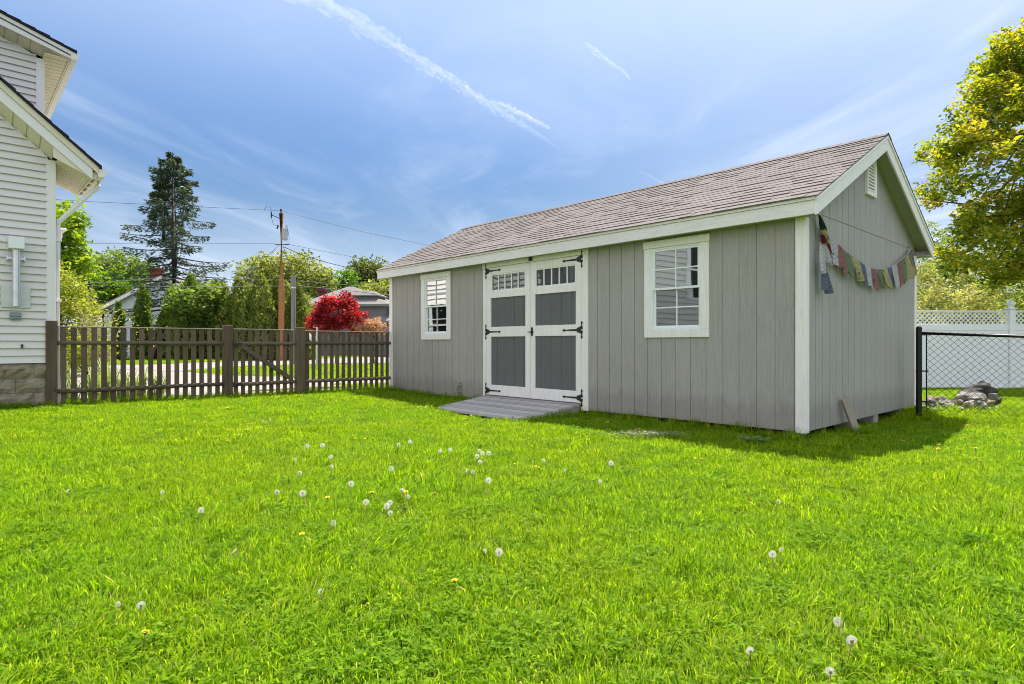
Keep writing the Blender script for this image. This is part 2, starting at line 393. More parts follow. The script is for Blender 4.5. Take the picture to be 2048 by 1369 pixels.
# windows
def window(a0, a1):
    w = MB(); B = lambda *k: w.obox(PF, *k)
    c = .10
    B(a0, a0 + c, .001, .024, WZ0 + .098, WZ1); B(a1 - c, a1, .001, .024, WZ0 + .098, WZ1)
    B(a0, a1, .001, .0245, WZ0, WZ0 + .0975); B(a0 - .012, a1 + .012, .001, .034, WZ1 + .001, WZ1 + .09)
    o = w.build('window', MS['white'], shed, .003)
    i0, i1, z0, z1 = a0 + c, a1 - c, WZ0 + .098, WZ1
    s = MB(); S = lambda *k: s.obox(PF, *k); mid = 1.69
    S(i0, i0 + .022, -.05, .016, z0, z1); S(i1 - .022, i1, -.05, .016, z0, z1); S(i0 + .022, i1 - .022, -.05, .0155, z0, z0 + .022); S(i0 + .022, i1 - .022, -.05, .0155, z1 - .02, z1)
    s.build('window_frame', MS['vinyl'], o, .002)
    def sash(zl, zh, o0, name, pm):
        q = MB(); S = lambda *k: q.obox(PF, *k); l, r = i0 + .0225, i1 - .0225; t = .028
        S(l, l + t, o0 - .02, o0, zl, zh); S(r - t, r, o0 - .02, o0, zl, zh)
        S(l + t, r - t, o0 - .02, o0 - .0005, zl, zl + t); S(l + t, r - t, o0 - .02, o0 - .0005, zh - t, zh)
        cx, cz = (l + r) / 2, (zl + zh) / 2
        S(cx - .008, cx + .008, o0 - .012, o0 - .002, zl + t, zh - t); S(l + t, r - t, o0 - .0125, o0 - .003, cz - .008, cz + .008)
        q.build(name, MS['vinyl'], o, .0015)
        g = MB(); g.obox(PF, l + t - .004, r - t + .004, o0 - .0165, o0 - .0135, zl + t - .004, zh - t + .004); g.build('pane', pm, o)
    sash(mid - .016, z1 - .0205, .010, 'sash', MS['pane']); sash(z0 + .0225, mid + .016, -.014, 'sash', MS['pane_screen'])
for a0, a1 in WINS: window(a0, a1)
# doors
dt = MB()
dt.obox(PF, 2.895, 3.013, .001, .026, ZB - .01, 2.252); dt.obox(PF, 5.047, 5.145, .001, .026, ZB - .01, 2.252); dt.obox(PF, 2.885, 5.155, .001, .030, 2.253, 2.345)
dt.build('door_trim', MS['white'], shed, .003)
q = MB(); q.obox(PF, 3.975, 4.045, .031, .05, 2.265, 2.318); q.build('door_stop', MS['iron'], shed, .004)
def leaf(a0, a1, hinge_at_low):
    d = MB(); D = lambda *k: d.obox(PF, *k); st = .098; o1 = .026; zb, zt = .172, 2.248
    rails = [(zb, .338), (1.12, 1.28), (1.75, 1.858), (2.135, zt)]
    D(a0, a0 + st, .001, o1, zb, zt); D(a1 - st, a1, .001, o1, zb, zt)
    for z0, z1 in rails: D(a0 + st, a1 - st, .001, o1 - .001, z0, z1)
    o = d.build('door', MS['white'], shed, .003)
    for z0, z1 in ((.338, 1.12), (1.28, 1.75)):
        p = MB(); a = a0 + st; e = a1 - st; ed = [a, a + .06 + .03 * hinge_at_low]
        while ed[-1] + .2032 < e: ed.append(ed[-1] + .2032)
        ed.append(e)
        for x, y in zip(ed, ed[1:]): p.obox(PF, x + .002, y - .003, -.012, .004, z0, z1)
        p.obox(PF, a, e, -.02, -.004, z0, z1)
        p.build('door_panel', MS['doorpanel'], o)
    t = MB(); T = lambda *k: t.obox(PF, *k); l, r, z0, z1 = a0 + st, a1 - st, 1.858, 2.135
    T(l, l + .022, -.01, .018, z0, z1); T(r - .022, r, -.01, .018, z0, z1); T(l + .022, r - .022, -.01, .0175, z0, z0 + .018); T(l + .022, r - .022, -.01, .0175, z1 - .018, z1)
    for k in range(1, 5):
        x = l + .022 + (r - l - .044) * k / 5; T(x - .010, x + .010, -.006, .012, z0 + .018, z1 - .018)
    t.build('transom_frame', MS['vinyl'], o, .0015)
    g = MB(); g.obox(PF, l + .01, r - .01, -.004, -.001, z0 + .01, z1 - .01); g.build('pane', MS['pane_dark'], o)
    sg = 1 if hinge_at_low else -1; hx = a0 - .003 if hinge_at_low else a1 + .003
    for hz in (2.195, 1.20, .244):
        h = MB(); A = lambda k: hx + sg * k
        for z in (-1, 1):       # spear-ended jamb plate
            pl = [(A(-.030), hz + z * .04), (A(-.030), hz + z * .012), (A(.0), hz + z * .012), (A(0), hz + z * .04), (A(-.008), hz + z * .055), (A(-.008), hz + z * .085), (A(.003), hz + z * .10), (A(-.015), hz + z * .125), (A(-.033), hz + z * .10), (A(-.022), hz + z * .085), (A(-.022), hz + z * .055)]
            h.prism(pl, lambda s, zz: PF(s, .026, zz), lambda s, zz: PF(s, .033, zz))
        pl = [(A(.012), hz - .045), (A(.07), hz - .030), (A(.08), hz - .014), (A(.30), hz - .008), (A(.31), hz - .02), (A(.355), hz), (A(.31), hz + .02), (A(.30), hz + .008), (A(.08), hz + .014), (A(.07), hz + .03), (A(.012), hz + .045)]
        h.prism(pl, lambda s, zz: PF(s, .026, zz), lambda s, zz: PF(s, .032, zz))
        h.tube([PF(A(.002), .034, hz - .05), PF(A(.002), .034, hz + .05)], .010, 8)
        h.build('hinge', MS['iron'], o)
    return o
dr = leaf(3.017, 4.026, True); leaf(4.036, 5.043, False)
lt = MB(); cx, cz = 3.985, 1.19
lt.prism([(cx, cz - .075), (cx + .022, cz - .045), (cx + .014, cz - .03), (cx + .028, cz), (cx + .014, cz + .03), (cx + .022, cz + .045), (cx, cz + .075), (cx - .022, cz + .045), (cx - .014, cz + .03), (cx - .028, cz), (cx - .014, cz - .03), (cx - .022, cz - .045)], lambda s, z: PF(s, .026, z), lambda s, z: PF(s, .034, z))
lt.tube([PF(cx - .04, .05, cz - .005), PF(cx + .07, .05, cz - .005)], .008, 6); lt.tube([PF(cx, .034, cz - .005), PF(cx, .055, cz - .005)], .012, 8)
lt.build('latch', MS['iron'], dr)
# small hook and nail holes on the front wall
hk = MB(); hk.tube([PF(2.05, 0, .98), PF(2.05, .03, .975), PF(2.0, .035, .985)], .004, 5); hk.build('wire_hook', MS['galv'], shed)
# ---------------------------------------------------------------- ramp
ramp = thing('wooden_ramp', 'weathered grey plank ramp sloping from the shed doors to the grass', 'ramp', (*C0, 0), TH)
rb = np.linspace(-.032, -1.16, 9); rz = lambda b: .163 + (b + .03) * (.163 - .045) / 1.13
for i in range(8):
    q = MB(); b0, b1 = rb[i] - .013, rb[i + 1] + .013
    a0, a1 = 3.02 + random.uniform(-.008, .008), 5.0 + random.uniform(-.01, .01)
    if i == 7: a0 += .01; a1 -= .13
    q.hexa([(b1, a0, rz(b1) - .035), (b0, a0, rz(b0) - .035), (b0, a1, rz(b0) - .035), (b1, a1, rz(b1) - .035), (b1, a0, rz(b1)), (b0, a0, rz(b0)), (b0, a1 if i < 7 else a1 + .12, rz(b0)), (b1, a1, rz(b1))], (.15, .75, .4, .95, .3, .8, .5, .9)[i])
    q.build('plank', MS['ramp'], ramp)
for a in (3.05, 4.0, 4.94):
    q = MB(); q.hexa([(-1.14, a, -.03), (-.03, a, -.03), (-.03, a + .04, -.03), (-1.14, a + .04, -.03), (-1.14, a, rz(-1.14) - .036), (-.03, a, rz(-.03) - .036), (-.03, a + .04, rz(-.03) - .036), (-1.14, a + .04, rz(-1.14) - .036)]); q.build('joist', MS['ramp'], ramp)
# ---------------------------------------------------------------- board leaning on the gable wall
lb = MB(); B_, T_ = Vector((4.005, 7.03, -.06)), Vector((3.815, 6.975, .375)); ax = (T_ - B_).normalized(); wv_ = Vector((.93, .25, 0)); wv_ = (wv_ - ax * wv_.dot(ax)).normalized() * .045; tv_ = ax.cross(wv_).normalized() * .019
lb.hexa([B_ - wv_ - tv_, B_ + wv_ - tv_, B_ + wv_ + tv_, B_ - wv_ + tv_, T_ - wv_ - tv_, T_ + wv_ - tv_, T_ + wv_ + tv_, T_ - wv_ + tv_]); o = lb.build('leaning_board', MS['stud'], None, .003)
tag(o, 'short weathered board leaning against the gable wall of the shed', 'board')
# ---------------------------------------------------------------- prayer flags
fl = thing('prayer_flag_string', 'string of faded printed prayer flags drooping across the shed gable', 'prayer flags', (*C0, 0), TH)
def mat_flag(name, c, ink=(.05, .04, .05)):
    m = NT(name); v = m.coord(); w = m.n('ShaderNodeTexWave', wave_type='BANDS', bands_direction='Z'); w.inputs['Scale'].default_value = 22; w.inputs['Distortion'].default_value = 3; w.inputs['Detail'].default_value = 3; w.inputs['Detail Scale'].default_value = 6
    m.l(v, w.inputs['Vector']); tx = m.ramp(w.outputs['Fac'], [(.62, (0, 0, 0)), (.8, (.45, .45, .45))])
    sp = m.n('ShaderNodeTexVoronoi'); sp.inputs['Scale'].default_value = 9; m.l(v, sp.inputs['Vector'])
    col = m.mix(tx, c, ink); col = m.mix(m.ramp(sp.outputs['Distance'], [(.12, (.75, .75, .75)), (.2, (0, 0, 0))]), col, ink)
    b = m.bsdf(col, .9, .1); tr = m.n('ShaderNodeBsdfTranslucent'); m.l(col, tr.inputs['Color']); mx = m.n('ShaderNodeMixShader'); mx.inputs[0].default_value = .35
    m.l(b, mx.inputs[1]); m.l(tr.outputs[0], mx.inputs[2]); return m.fin(mx.outputs[0])
FC = dict(w=mat_flag('flag_white', (.60, .60, .62)), r=mat_flag('flag_red', (.34, .185, .16)), g=mat_flag('flag_green', (.21, .27, .16)), y=mat_flag('flag_yellow', (.48, .47, .22)), b=mat_flag('flag_blue', (.16, .19, .27)), d=mat_flag('flag_dark_red', (.20, .03, .03)), k=mat_flag('flag_dark_green', (.03, .07, .02)))
SP = [(.20, 2.40), (.237, 2.389), (.348, 2.298), (.505, 2.250), (.789, 2.138), (1.024, 2.078), (1.255, 2.043), (1.478, 2.011), (1.729, 1.973), (1.993, 1.960), (2.189, 1.962), (2.559, 2.000), (2.932, 2.08), (3.281, 2.188), (3.575, 2.303), (3.74, 2.385), (3.80, 2.40)]
cord = MB(); cord.tube([(b, -.045, z) for b, z in SP], .005, 5); cord.build('cord', mat_plain('cord', (.5, .47, .4), .9), fl)
def sag(b):
    for (b0, z0), (b1, z1) in zip(SP, SP[1:]):
        if b0 <= b <= b1: return z0 + (z1 - z0) * (b - b0) / (b1 - b0)
    return SP[-1][1]
def flag(b0, b1, h, c, lean=0, narrow=1.0, gather=.02):
    nu, nv = 9, 10; V = []; Q = []
    ph = random.uniform(0, 6)
    for j in range(nv):
        t = j / (nv - 1)
        for i in range(nu):
            s = i / (nu - 1); bb = b0 + (b1 - b0) * s; zt = sag(bb)
            k = 1 - (1 - narrow) * t; cx = (b0 + b1) / 2
            V.append((cx + (bb - cx) * k + lean * t * h, -.045 - .008 - gather * (.25 + t) * (1 + math.sin(ph + s * 9 + t * 1.2)) / 2 - .012 * t, zt - t * h * (1 + .05 * math.sin(ph + 5 * s)) - .004))
    for j in range(nv - 1):
        for i in range(nu - 1): Q.append((j * nu + i, j * nu + i + 1, (j + 1) * nu + i + 1, (j + 1) * nu + i))
    np_mesh('flag', np.array(V), np.array(Q), np.full(len(Q), .5), FC[c], fl, smooth=True)
for b0, b1, h, c, ln, nr in ((.21, .245, .17, 'k', .1, .8), (.245, .35, .22, 'y', .12, .8), (.36, .50, .30, 'd', .30, .5), (.45, .78, .30, 'w', .05, .75), (.78, 1.02, .27, 'r', .02, .85), (1.03, 1.24, .27, 'g', 0, .9), (1.26, 1.46, .26, 'y', .1, .7), (1.48, 1.71, .25, 'b', .12, .8), (1.72, 1.95, .25, 'w', .08, .85), (1.955, 2.16, .26, 'r', .06, .9), (2.2, 2.39, .24, 'g', .25, .5), (2.38, 2.57, .25, 'y', .05, .85), (2.585, 2.79, .25, 'b', .08, .9), (2.80, 3.02, .29, 'w', .2, .9), (3.0, 3.24, .31, 'r', .2, .9), (3.22, 3.42, .32, 'g', .1, .8), (3.40, 3.66, .33, 'y', .3, .75), (3.62, 3.74, .2, 'b', .35, 1), (3.70, 3.79, .33, 'r', .35, 1)):
    flag(b0, b1, h, c, ln, nr, .025 + .035 * (c in 'yk'))
# the loose end hanging down by the corner
SPs = SP; SP = [(.1, 2.22), (.6, 2.22)]
flag(.28, .36, .14, 'd', -.1, .8, .05)
SP = [(.1, 2.09), (.6, 2.09)]; flag(.27, .36, .33, 'w', -.25, .9, .05); flag(.37, .46, .22, 'w', .1, .7, .05)
SP = [(.1, 1.90), (.6, 1.90)]; flag(.30, .385, .34, 'b', .05, 1.9, .06)
SP = SPs
# ================================================================ the white house (local x = E2, y = E1, origin at its corner)
house = thing('white_house', 'white clapboard house with dark roof and block foundation beside the picket fence', 'house', (*H0, 0), TH)
XL, YM, YB = -9.0, 1.3, 10.0
def lap(mb, P, s0, s1, z0, ztop, rv=.1016, ops=()):
    z = z0
    while True:
        t = z + rv
        segs = [(s0, s1)]
        for a, b, c, d in ops:
            if c < t - .01 and d > z + .01:
                n = []
                for p, q in segs:
                    if a > p: n.append((p, min(q, a)))
                    if b < q: n.append((max(p, b), q))
                segs = [(p, q) for p, q in n if q - p > .01]
        any_ = False
        for p, q in segs:
            if ztop is None: pass
            else:
                lim = ztop(z)
                if lim is None: continue
                p, q = max(p, lim[0]), min(q, lim[1])
                if q - p < .02: continue
                lt = ztop(t) or ((p + q) / 2, (p + q) / 2)
            any_ = True
            pt, qt = (max(p, lt[0]), min(q, lt[1])) if ztop else (p, q)
            if qt < pt: pt = qt = (p + q) / 2
            A, B2, Cc, D = P(p, .027, z), P(q, .027, z), P(qt, -.006, t + .04), P(pt, -.006, t + .04)
            mb.face([A, B2, Cc, D], random.random()); mb.face([P(p, .024, z), P(q, .024, z), B2, A], .3); mb.face([P(p, .024, z), P(q, .024, z), P(qt, -.009, t + .04), P(pt, -.009, t + .04)], .3)
        z = t
        if not any_ or z > 12: break
PGm = lambda s, o, z: (s, -o, z)
PSd = lambda s, o, z: (o, s, z)
apex = -4.5
def zw(x): return 3.53 - .88 * (x if x > apex else 2 * apex - x)
def limw(z):                      # x range of the lower gable wall at height z
    x = (3.53 - z) / .88
    if z < 3.55: return (XL, -.07)
    x1 = min(x, -.07); return (2 * apex - x1, x1) if x1 > apex else None
GW = (-6.75, -5.7, 2.55, 4.35)
w = MB(); lap(w, PGm, -1.2, -.07, .742, lambda z: None if limw(z) is None or limw(z)[1] < -1.2 else (-1.2, limw(z)[1]))
lap(w, PGm, XL, -1.2, .742, lambda z: None if limw(z) is None else (limw(z)[0], min(limw(z)[1], -1.2)), .178, ops=[GW])
for o_ in ((.03,),): w.obox(PGm, -1.25, -1.16, .001, .035, .742, 4.55)
w.face([PGm(XL, -.02, .7), PGm(-.02, -.02, .7), PGm(-.02, -.02, 3.5), PGm(apex, -.02, zw(apex)), PGm(XL, -.02, 3.5)])
w.build('gable_wall', MS['housesiding'], house, recalc=False)
def limu(z):
    if z > 5.43 + .31 * 4.5: return None
    x1 = min((5.43 - z) / .31, -.08); return (2 * apex - x1, x1)
w = MB(); lap(w, lambda s, o, z: (s, YM - o, z), XL, -.08, 3.2, limu)
w.face([(XL, YM + .02, 3), (-.02, YM + .02, 3), (-.02, YM + .02, 5.4), (apex, YM + .02, 6.8), (XL, YM + .02, 5.4)]); w.build('upper_wall', MS['housesiding'], house, recalc=False)
SW = (4.9, 6.5, .98, 2.3)
w = MB(); lap(w, PSd, .09, YB, .742, lambda z: (0.09 if z < 3.4 else YM + .09, YB) if z < 5.38 else None, .16, ops=[SW]); w.face([(-.02, 0, .7), (-.02, YM, .7), (-.02, YM, 3.4), (-.02, 0, 3.4)]); w.face([(-.02, YM + .001, .7), (-.02, YB, .7), (-.02, YB, 5.45), (-.02, YM + .001, 5.45)])
w.build('side_wall', MS['housesiding'], house, recalc=False)
w = MB(); w.face([(XL, YB, 0), (0, YB, 0), (0, YB, 5.4), (apex, YB, 6.8), (XL, YB, 5.4)]); w.face([(XL, 0, 0), (XL, YB, 0), (XL, YB, 5.4), (XL, 0, 5.4)]); w.build('rear_wall', MS['housesiding'], house)
# windows with curtains (seen mirrored in the shed's panes)
DARKGLASS = mat_plain('dark_room_glass', (.012, .013, .015), .4, .1, 1, .05)
def house_window(P, a, b, c, d):
    f = MB()
    for k in ((a - .09, a, c - .09, d + .09), (b, b + .09, c - .09, d + .09)): f.obox(P, k[0], k[1], -.06, .03, k[2], k[3])
    f.obox(P, a, b, -.06, .0295, d, d + .09); f.obox(P, a, b, -.06, .0295, c - .09, c); f.obox(P, a, b, -.02, .015, (c + d) / 2 - .03, (c + d) / 2 + .03)
    o = f.build('window', MS['housetrim'], house)
    g = MB(); g.obox(P, a, b, -.016, -.010, c, d); g.build('pane', DARKGLASS, o)
    for x0, x1 in ((a + .05, a + .32), (b - .32, b - .05)):
        q = MB(); q.hexa([P(x0, -.009, c), P(x1, -.009, c), P(x1, -.006, c), P(x0, -.006, c), P((x0 + x1) / 2 - .04, -.009, d), P((x0 + x1) / 2 + .12, -.009, d), P((x0 + x1) / 2 + .12, -.006, d), P((x0 + x1) / 2 - .04, -.006, d)])
        q.build('curtain', MS['vinyl'], o)
house_window(PGm, *GW); house_window(PSd, *SW)
# corner boards
c = MB(); c.obox(PGm, -.085, .022, .001, .022, .742, 3.56); c.box(.001, .0215, -.021, .085, .7425, 3.5); c.build('corner_board', MS['housetrim'], house, .003)
c = MB(); c.obox(lambda s, o, z: (s, YM - o, z), -.085, .022, .001, .022, 3.3, 5.42); c.box(.001, .0215, YM - .021, YM + .085, 3.2, 5.41); c.build('corner_board', MS['housetrim'], house, .003)
# foundation
f = MB(); f.box(XL + .02, -.035, .012, YB - .02, -.3, .735); f.box(XL, -.03, .004, .0115, -.3, .735)
zc = .735
for r in range(5):
    x = -.02 - (.0 if r % 2 else .20)
    if r % 2 == 0: xs = [(-.215, -.012)]
    else: xs = []
    x = -.012 if r % 2 else -.222
    while x > -3.2: xs.append((x - .397, x)); x -= .407
    for a, b in xs:
        n = 5; V = {}
        for i in range(n + 1):
            for j in range(4):
                e = i in (0, n) or j in (0, 3); V[i, j] = (a + (b - a) * i / n, -(.004 + (0 if e else random.uniform(.012, .045))), zc - .197 + .193 * j / 3)
        for i in range(n):
            for j in range(3): f.face([V[i, j], V[i + 1, j], V[i + 1, j + 1], V[i, j + 1]])
    zc -= .2
f.build('foundation', MS['block'], house, recalc=False)
# lower roof: rake boards, soffits, roof slab
rbz = lambda x: 3.34 - .84 * (x - .401); rtz = lambda x: 3.53 - .86 * (x - .5)
def both(fn): fn(lambda x: x); fn(lambda x: 2 * apex - x)
r = MB()
def rk(X):
    x0, x1 = .415, apex
    r.hexa([(X(x0), -.225, rbz(x0)), (X(x1), -.225, rbz(x1)), (X(x1), -.24, rbz(x1)), (X(x0), -.24, rbz(x0)), (X(x0), -.225, rtz(x0) - .13), (X(x1), -.225, rtz(x1) - .13), (X(x1), -.24, rtz(x1) - .13), (X(x0), -.24, rtz(x0) - .13)])
both(rk); r.build('rake_board', MS['housetrim'], house, .002)
r = MB()
def rk2(X):
    x0, x1 = .49, apex
    r.hexa([(X(x0), -.222, rtz(x0) - .128), (X(x1), -.222, rtz(x1) - .128), (X(x1), -.262, rtz(x1) - .128), (X(x0), -.262, rtz(x0) - .128), (X(x0), -.222, rtz(x0) - .03), (X(x1), -.222, rtz(x1) - .03), (X(x1), -.262, rtz(x1) - .03), (X(x0), -.262, rtz(x0) - .03)])
both(rk2); r.build('rake_trim', MS['cream'], house, .002)
r = MB()
def rf(X):
    x = .52
    while x > apex + .01:
        xb = max(x - .19, apex); j = random.uniform(0, .012)
        r.hexa([(X(x), -.285 - j, rtz(x) - .028), (X(xb), -.285 - j, rtz(xb) - .028), (X(xb), YM - .01, rtz(xb) - .028), (X(x), YM - .01, rtz(x) - .028), (X(x), -.285 - j, rtz(x) + .012 + j), (X(xb), -.285 - j, rtz(xb) + .004), (X(xb), YM - .01, rtz(xb) + .004), (X(x), YM - .01, rtz(x) + .012 + j)])
        x = xb
both(rf); r.build('roof', MS['darkroof'], house, recalc=False)
s = MB()
x = -.02                              # rake soffit panels
while x > apex + .2:
    xb = x - .145; z = lambda q: 3.53 - .88 * q + .02; zo = lambda q: rbz(q) + .012
    for a, b, h in ((x, xb + .014, 0), (xb + .014, xb, .012)):
        s.hexa([(a, .001, z(a) + h), (b, .001, z(b) + h), (b, -.2245, zo(b) + h), (a, -.2245, zo(a) + h), (a, .001, z(a) + h + .01), (b, .001, z(b) + h + .01), (b, -.2245, zo(b) + h + .01), (a, -.2245, zo(a) + h + .01)])
    x = xb
zs = lambda x: 3.545 - .46 * x
s.hexa([(-.03, -.2235, zs(-.03) - .004), (.412, -.2235, zs(.41) - .004), (.412, -.2215, zs(.41) - .004), (-.03, -.2215, zs(-.03) - .004), (-.03, -.2235, rbz(-.03) + .03), (.412, -.2235, rbz(.41) + .03), (.412, -.2215, rbz(.41) + .03), (-.03, -.2215, rbz(-.03) + .03)])
s.build('rake_soffit', MS['cream'], house, recalc=False)
s = MB(); n = 15         # ribbed eave soffit
for i in range(n):
    y0, y1 = -.22 + i * 1.42 / n, -.22 + (i + 1) * 1.42 / n
    for a, b, h in ((y0, y1 - .022, 0), (y1 - .022, y1, .012)):
        s.hexa([(.023, a, zs(.023) + h), (.40, a, zs(.40) + h), (.40, b, zs(.40) + h), (.023, b, zs(.023) + h), (.023, a, zs(.023) + h + .01), (.40, a, zs(.40) + h + .01), (.40, b, zs(.40) + h + .01), (.023, b, zs(.023) + h + .01)])
s.build('eave_soffit', MS['cream'], house, recalc=False)
s = MB(); s.box(.402, .425, -.222, 1.2, 3.345, 3.50); 
for y in (-.2, .12, .45, .8, 1.1): s.box(.426, .475, y, y + .10, 3.36, 3.45)
s.build('fascia', MS['cream'], house, .002)
def gutter(mb, x0, y0, y1, z0, z1, wdt):
    t = .006; pf = [(x0, z0), (x0 + wdt * .62, z0), (x0 + wdt * .78, z0 + (z1 - z0) * .45), (x0 + wdt, z1 - .01), (x0 + wdt, z1)]
    for (xa, za), (xb, zb) in zip(pf, pf[1:]): mb.hexa([(xa, y0, za), (xb, y0, zb), (xb, y1, zb), (xa, y1, za), (xa - t, y0, za + t), (xb - t, y0, zb + t), (xb - t, y1, zb + t), (xa - t, y1, za + t)])
    mb.hexa([(x0, y0, z0), (x0 + t, y0, z0), (x0 + t, y1, z0), (x0, y1, z0), (x0, y0, z1), (x0 + t, y0, z1), (x0 + t, y1, z1), (x0, y1, z1)])
    for yy in (y0 - .002, y1 - .002): mb.prism(pf + [(x0, z1)], lambda a, b: (a, yy, b), lambda a, b: (a, yy + .004, b))
g = MB(); gutter(g, .478, -.26, 1.2, 3.378, 3.49, .125); gt = g.build('gutter', MS['housetrim'], house, recalc=True)
d = MB(); d.tube([(.53, .06, 3.40), (.53, .06, 3.315), (.50, .055, 3.255), (.44, .055, 3.20), (.06, .07, 2.72), (.055, .075, 2.62), (.055, .075, .05)], .033, 8); d.build('downspout', MS['housetrim'], house, smooth=False)
for z in (2.45, 1.6): d = MB(); d.box(.02, .095, .035, .115, z, z + .035); d.build('downspout_strap', MS['housetrim'], house)
# upper roof
uz0 = lambda x: 5.455 - .275 * (x - .302); uz1 = lambda x: 5.575 - .33 * (x - .378)
r = MB()
def uk(X):
    a, b = .335, apex
    r.hexa([(X(a), 1.06, uz0(a)), (X(b), 1.06, uz0(b)), (X(b), 1.045, uz0(b)), (X(a), 1.045, uz0(a)), (X(a), 1.06, uz1(a) - .10), (X(b), 1.06, uz1(b) - .10), (X(b), 1.045, uz1(b) - .10), (X(a), 1.045, uz1(a) - .10)])
    r.hexa([(X(a + .04), 1.06, uz1(a) - .098), (X(b), 1.06, uz1(b) - .098), (X(b), 1.02, uz1(b) - .098), (X(a + .04), 1.02, uz1(a) - .098), (X(a + .04), 1.06, uz1(a + .04) - .028), (X(b), 1.06, uz1(b) - .028), (X(b), 1.02, uz1(b) - .028), (X(a + .04), 1.02, uz1(a + .04) - .028)])
both(uk); r.build('rake_board', MS['housetrim'], house, .002)
r = MB()
def uf(X):
    x = .40
    while x > apex + .01:
        xb = max(x - .17, apex); j = random.uniform(0, .012)
        r.hexa([(X(x), 1.0 - j, uz1(x) - .026), (X(xb), 1.0 - j, uz1(xb) - .026), (X(xb), YB + .2, uz1(xb) - .026), (X(x), YB + .2, uz1(x) - .026), (X(x), 1.0 - j, uz1(x) + .012 + j), (X(xb), 1.0 - j, uz1(xb) + .004), (X(xb), YB + .2, uz1(xb) + .004), (X(x), YB + .2, uz1(x) + .012 + j)])
        x = xb
both(uf); r.build('roof', MS['darkroof'], house, recalc=False)
s = MB(); x = -.02
while x > apex + .2:
    xb = x - .15; z = lambda q: 5.45 - .31 * q; zo = lambda q: uz0(q) + .01
    for a, b, h in ((x, xb + .012, 0), (xb + .012, xb, .012)):
        s.hexa([(a, YM + .001, z(a) + h), (b, YM + .001, z(b) + h), (b, 1.0595, zo(b) + h), (a, 1.0595, zo(a) + h), (a, YM + .001, z(a) + h + .01), (b, YM + .001, z(b) + h + .01), (b, 1.0595, zo(b) + h + .01), (a, 1.0595, zo(a) + h + .01)])
    x = xb
s.face([(.302, 1.06, 5.452), (-.02, 1.0595, uz0(-.02) + .006), (-.02, YM, 5.462), (.302, YM, 5.45)])
n = 60
for i in range(n):
    y0, y1 = 1.10 + i * .15, 1.10 + (i + 1) * .15
    for a, b, h in ((y0, y1 - .02, 0), (y1 - .02, y1, .01)):
        s.hexa([(.0, a, 5.448 + h), (.30, a, 5.446 + h), (.30, b, 5.446 + h), (0, b, 5.448 + h), (0, a, 5.46 + h), (.3, a, 5.46 + h), (.3, b, 5.46 + h), (0, b, 5.46 + h)])
s.build('eave_soffit', MS['cream'], house, recalc=False)
s = MB(); s.box(.302, .322, 1.06, YB, 5.43, 5.55); s.build('fascia', MS['cream'], house)
g = MB(); gutter(g, .323, 1.02, YB, 5.44, 5.545, .12); g.build('gutter', MS['housetrim'], house)
p = MB(); p.box(-.02, .56, 4.0, 4.5, 3.05, 3.2); p.box(-.02, .62, 3.95, 4.55, 3.201, 3.25); p.build('bay_roof', MS['housetrim'], house, .01)
# wall fittings
v = MB(); v.box(-.568, -.258, -.040, -.029, 1.49, 1.797); vo = v.build('vent_plate', MS['plate'], house, .003)
v = MB(); v.tube([(-.415, -.13, z) for z in (1.505, 1.53)], .046, 16); 
for z0, z1, rr in ((1.53, 1.72, .0445), (1.72, 1.98, .0455), (1.98, 2.30, .0445)): v.tube([(-.415, -.13, z0), (-.415, -.13, z1)], rr, 18)
for z in (1.545, 1.722, 1.985, 2.12): v.tube([(-.415, -.13, z), (-.415, -.13, z + .012)], .049, 18)
v.tube([(-.415, -.13, 1.585), (-.415, -.012, 1.585)], .04, 14); v.box(-.50, -.33, -.085, -.075, 2.135, 2.165); v.box(-.515, -.50, -.095, -.012, 2.12, 2.18); v.box(-.33, -.315, -.095, -.012, 2.12, 2.18)
v.build('vent_pipe', MS['galv'], vo, smooth=False)
v = MB(); v.tube([(-.415, -.045, 1.585), (-.415, -.0405, 1.585)], .082, 24); v.build('pipe_collar', MS['plate'], vo)
v = MB(); v.box(-.50, -.335, -.24, -.03, 2.265, 2.42); v.build('vent_hood', MS['vinyl'], vo, .004)
v = MB(); v.box(-.478, -.36, -.055, -.006, 1.33, 1.43); v.box(-.483, -.355, -.068, -.0551, 1.375, 1.425); v.box(-.46, -.378, -.064, -.0552, 1.345, 1.372); v.build('outlet_box', MS['greybox'], house, .005)
v = MB(); v.tube([(-.347, -.01, .975), (-.347, -.045, .97), (-.347, -.05, .945)], .011, 8); v.box(-.36, -.334, -.04, -.028, .972, .998); v.build('spigot', MS['iron'], house)
# ================================================================ picket fence and gate (local x along E2, origin at the shed's far corner)
FO = (C0[0] + 8.025 * E1[0], C0[1] + 8.025 * E1[1])
gloc = lambda x: float(gz(FO[0] + x * E2[0], FO[1] + x * E2[1]))
def pickets(root, xs, wd, zt=1.238):
    for x in xs:
        q = MB(); h = zt + random.uniform(-.006, .004); q.box(x, x + wd * random.uniform(.96, 1.03), .0, .02, gloc(x) - .02 + random.uniform(0, .03), h, random.random()); q.build('picket', MS['fence'], root, .002)
def rail(root, x0, x1, z0, z1, r=.031):
    q = MB(); n = 14; q.tube([(x0 + (x1 - x0) * i / n, -.012 + random.uniform(-.003, .003), z0 + (z1 - z0) * i / n + random.uniform(-.004, .004)) for i in range(n + 1)], [r * random.uniform(.94, 1.05) for _ in range(n + 1)], 10, True, random.random())
    return q.build('rail', MS['fence_rail'], root, smooth=True)
def cap(root, x0, x1, z=1.240):
    q = MB(); q.box(x0, x1, -.010, .034, z, z + .016); q.build('cap_board', MS['cap'], root, .003)
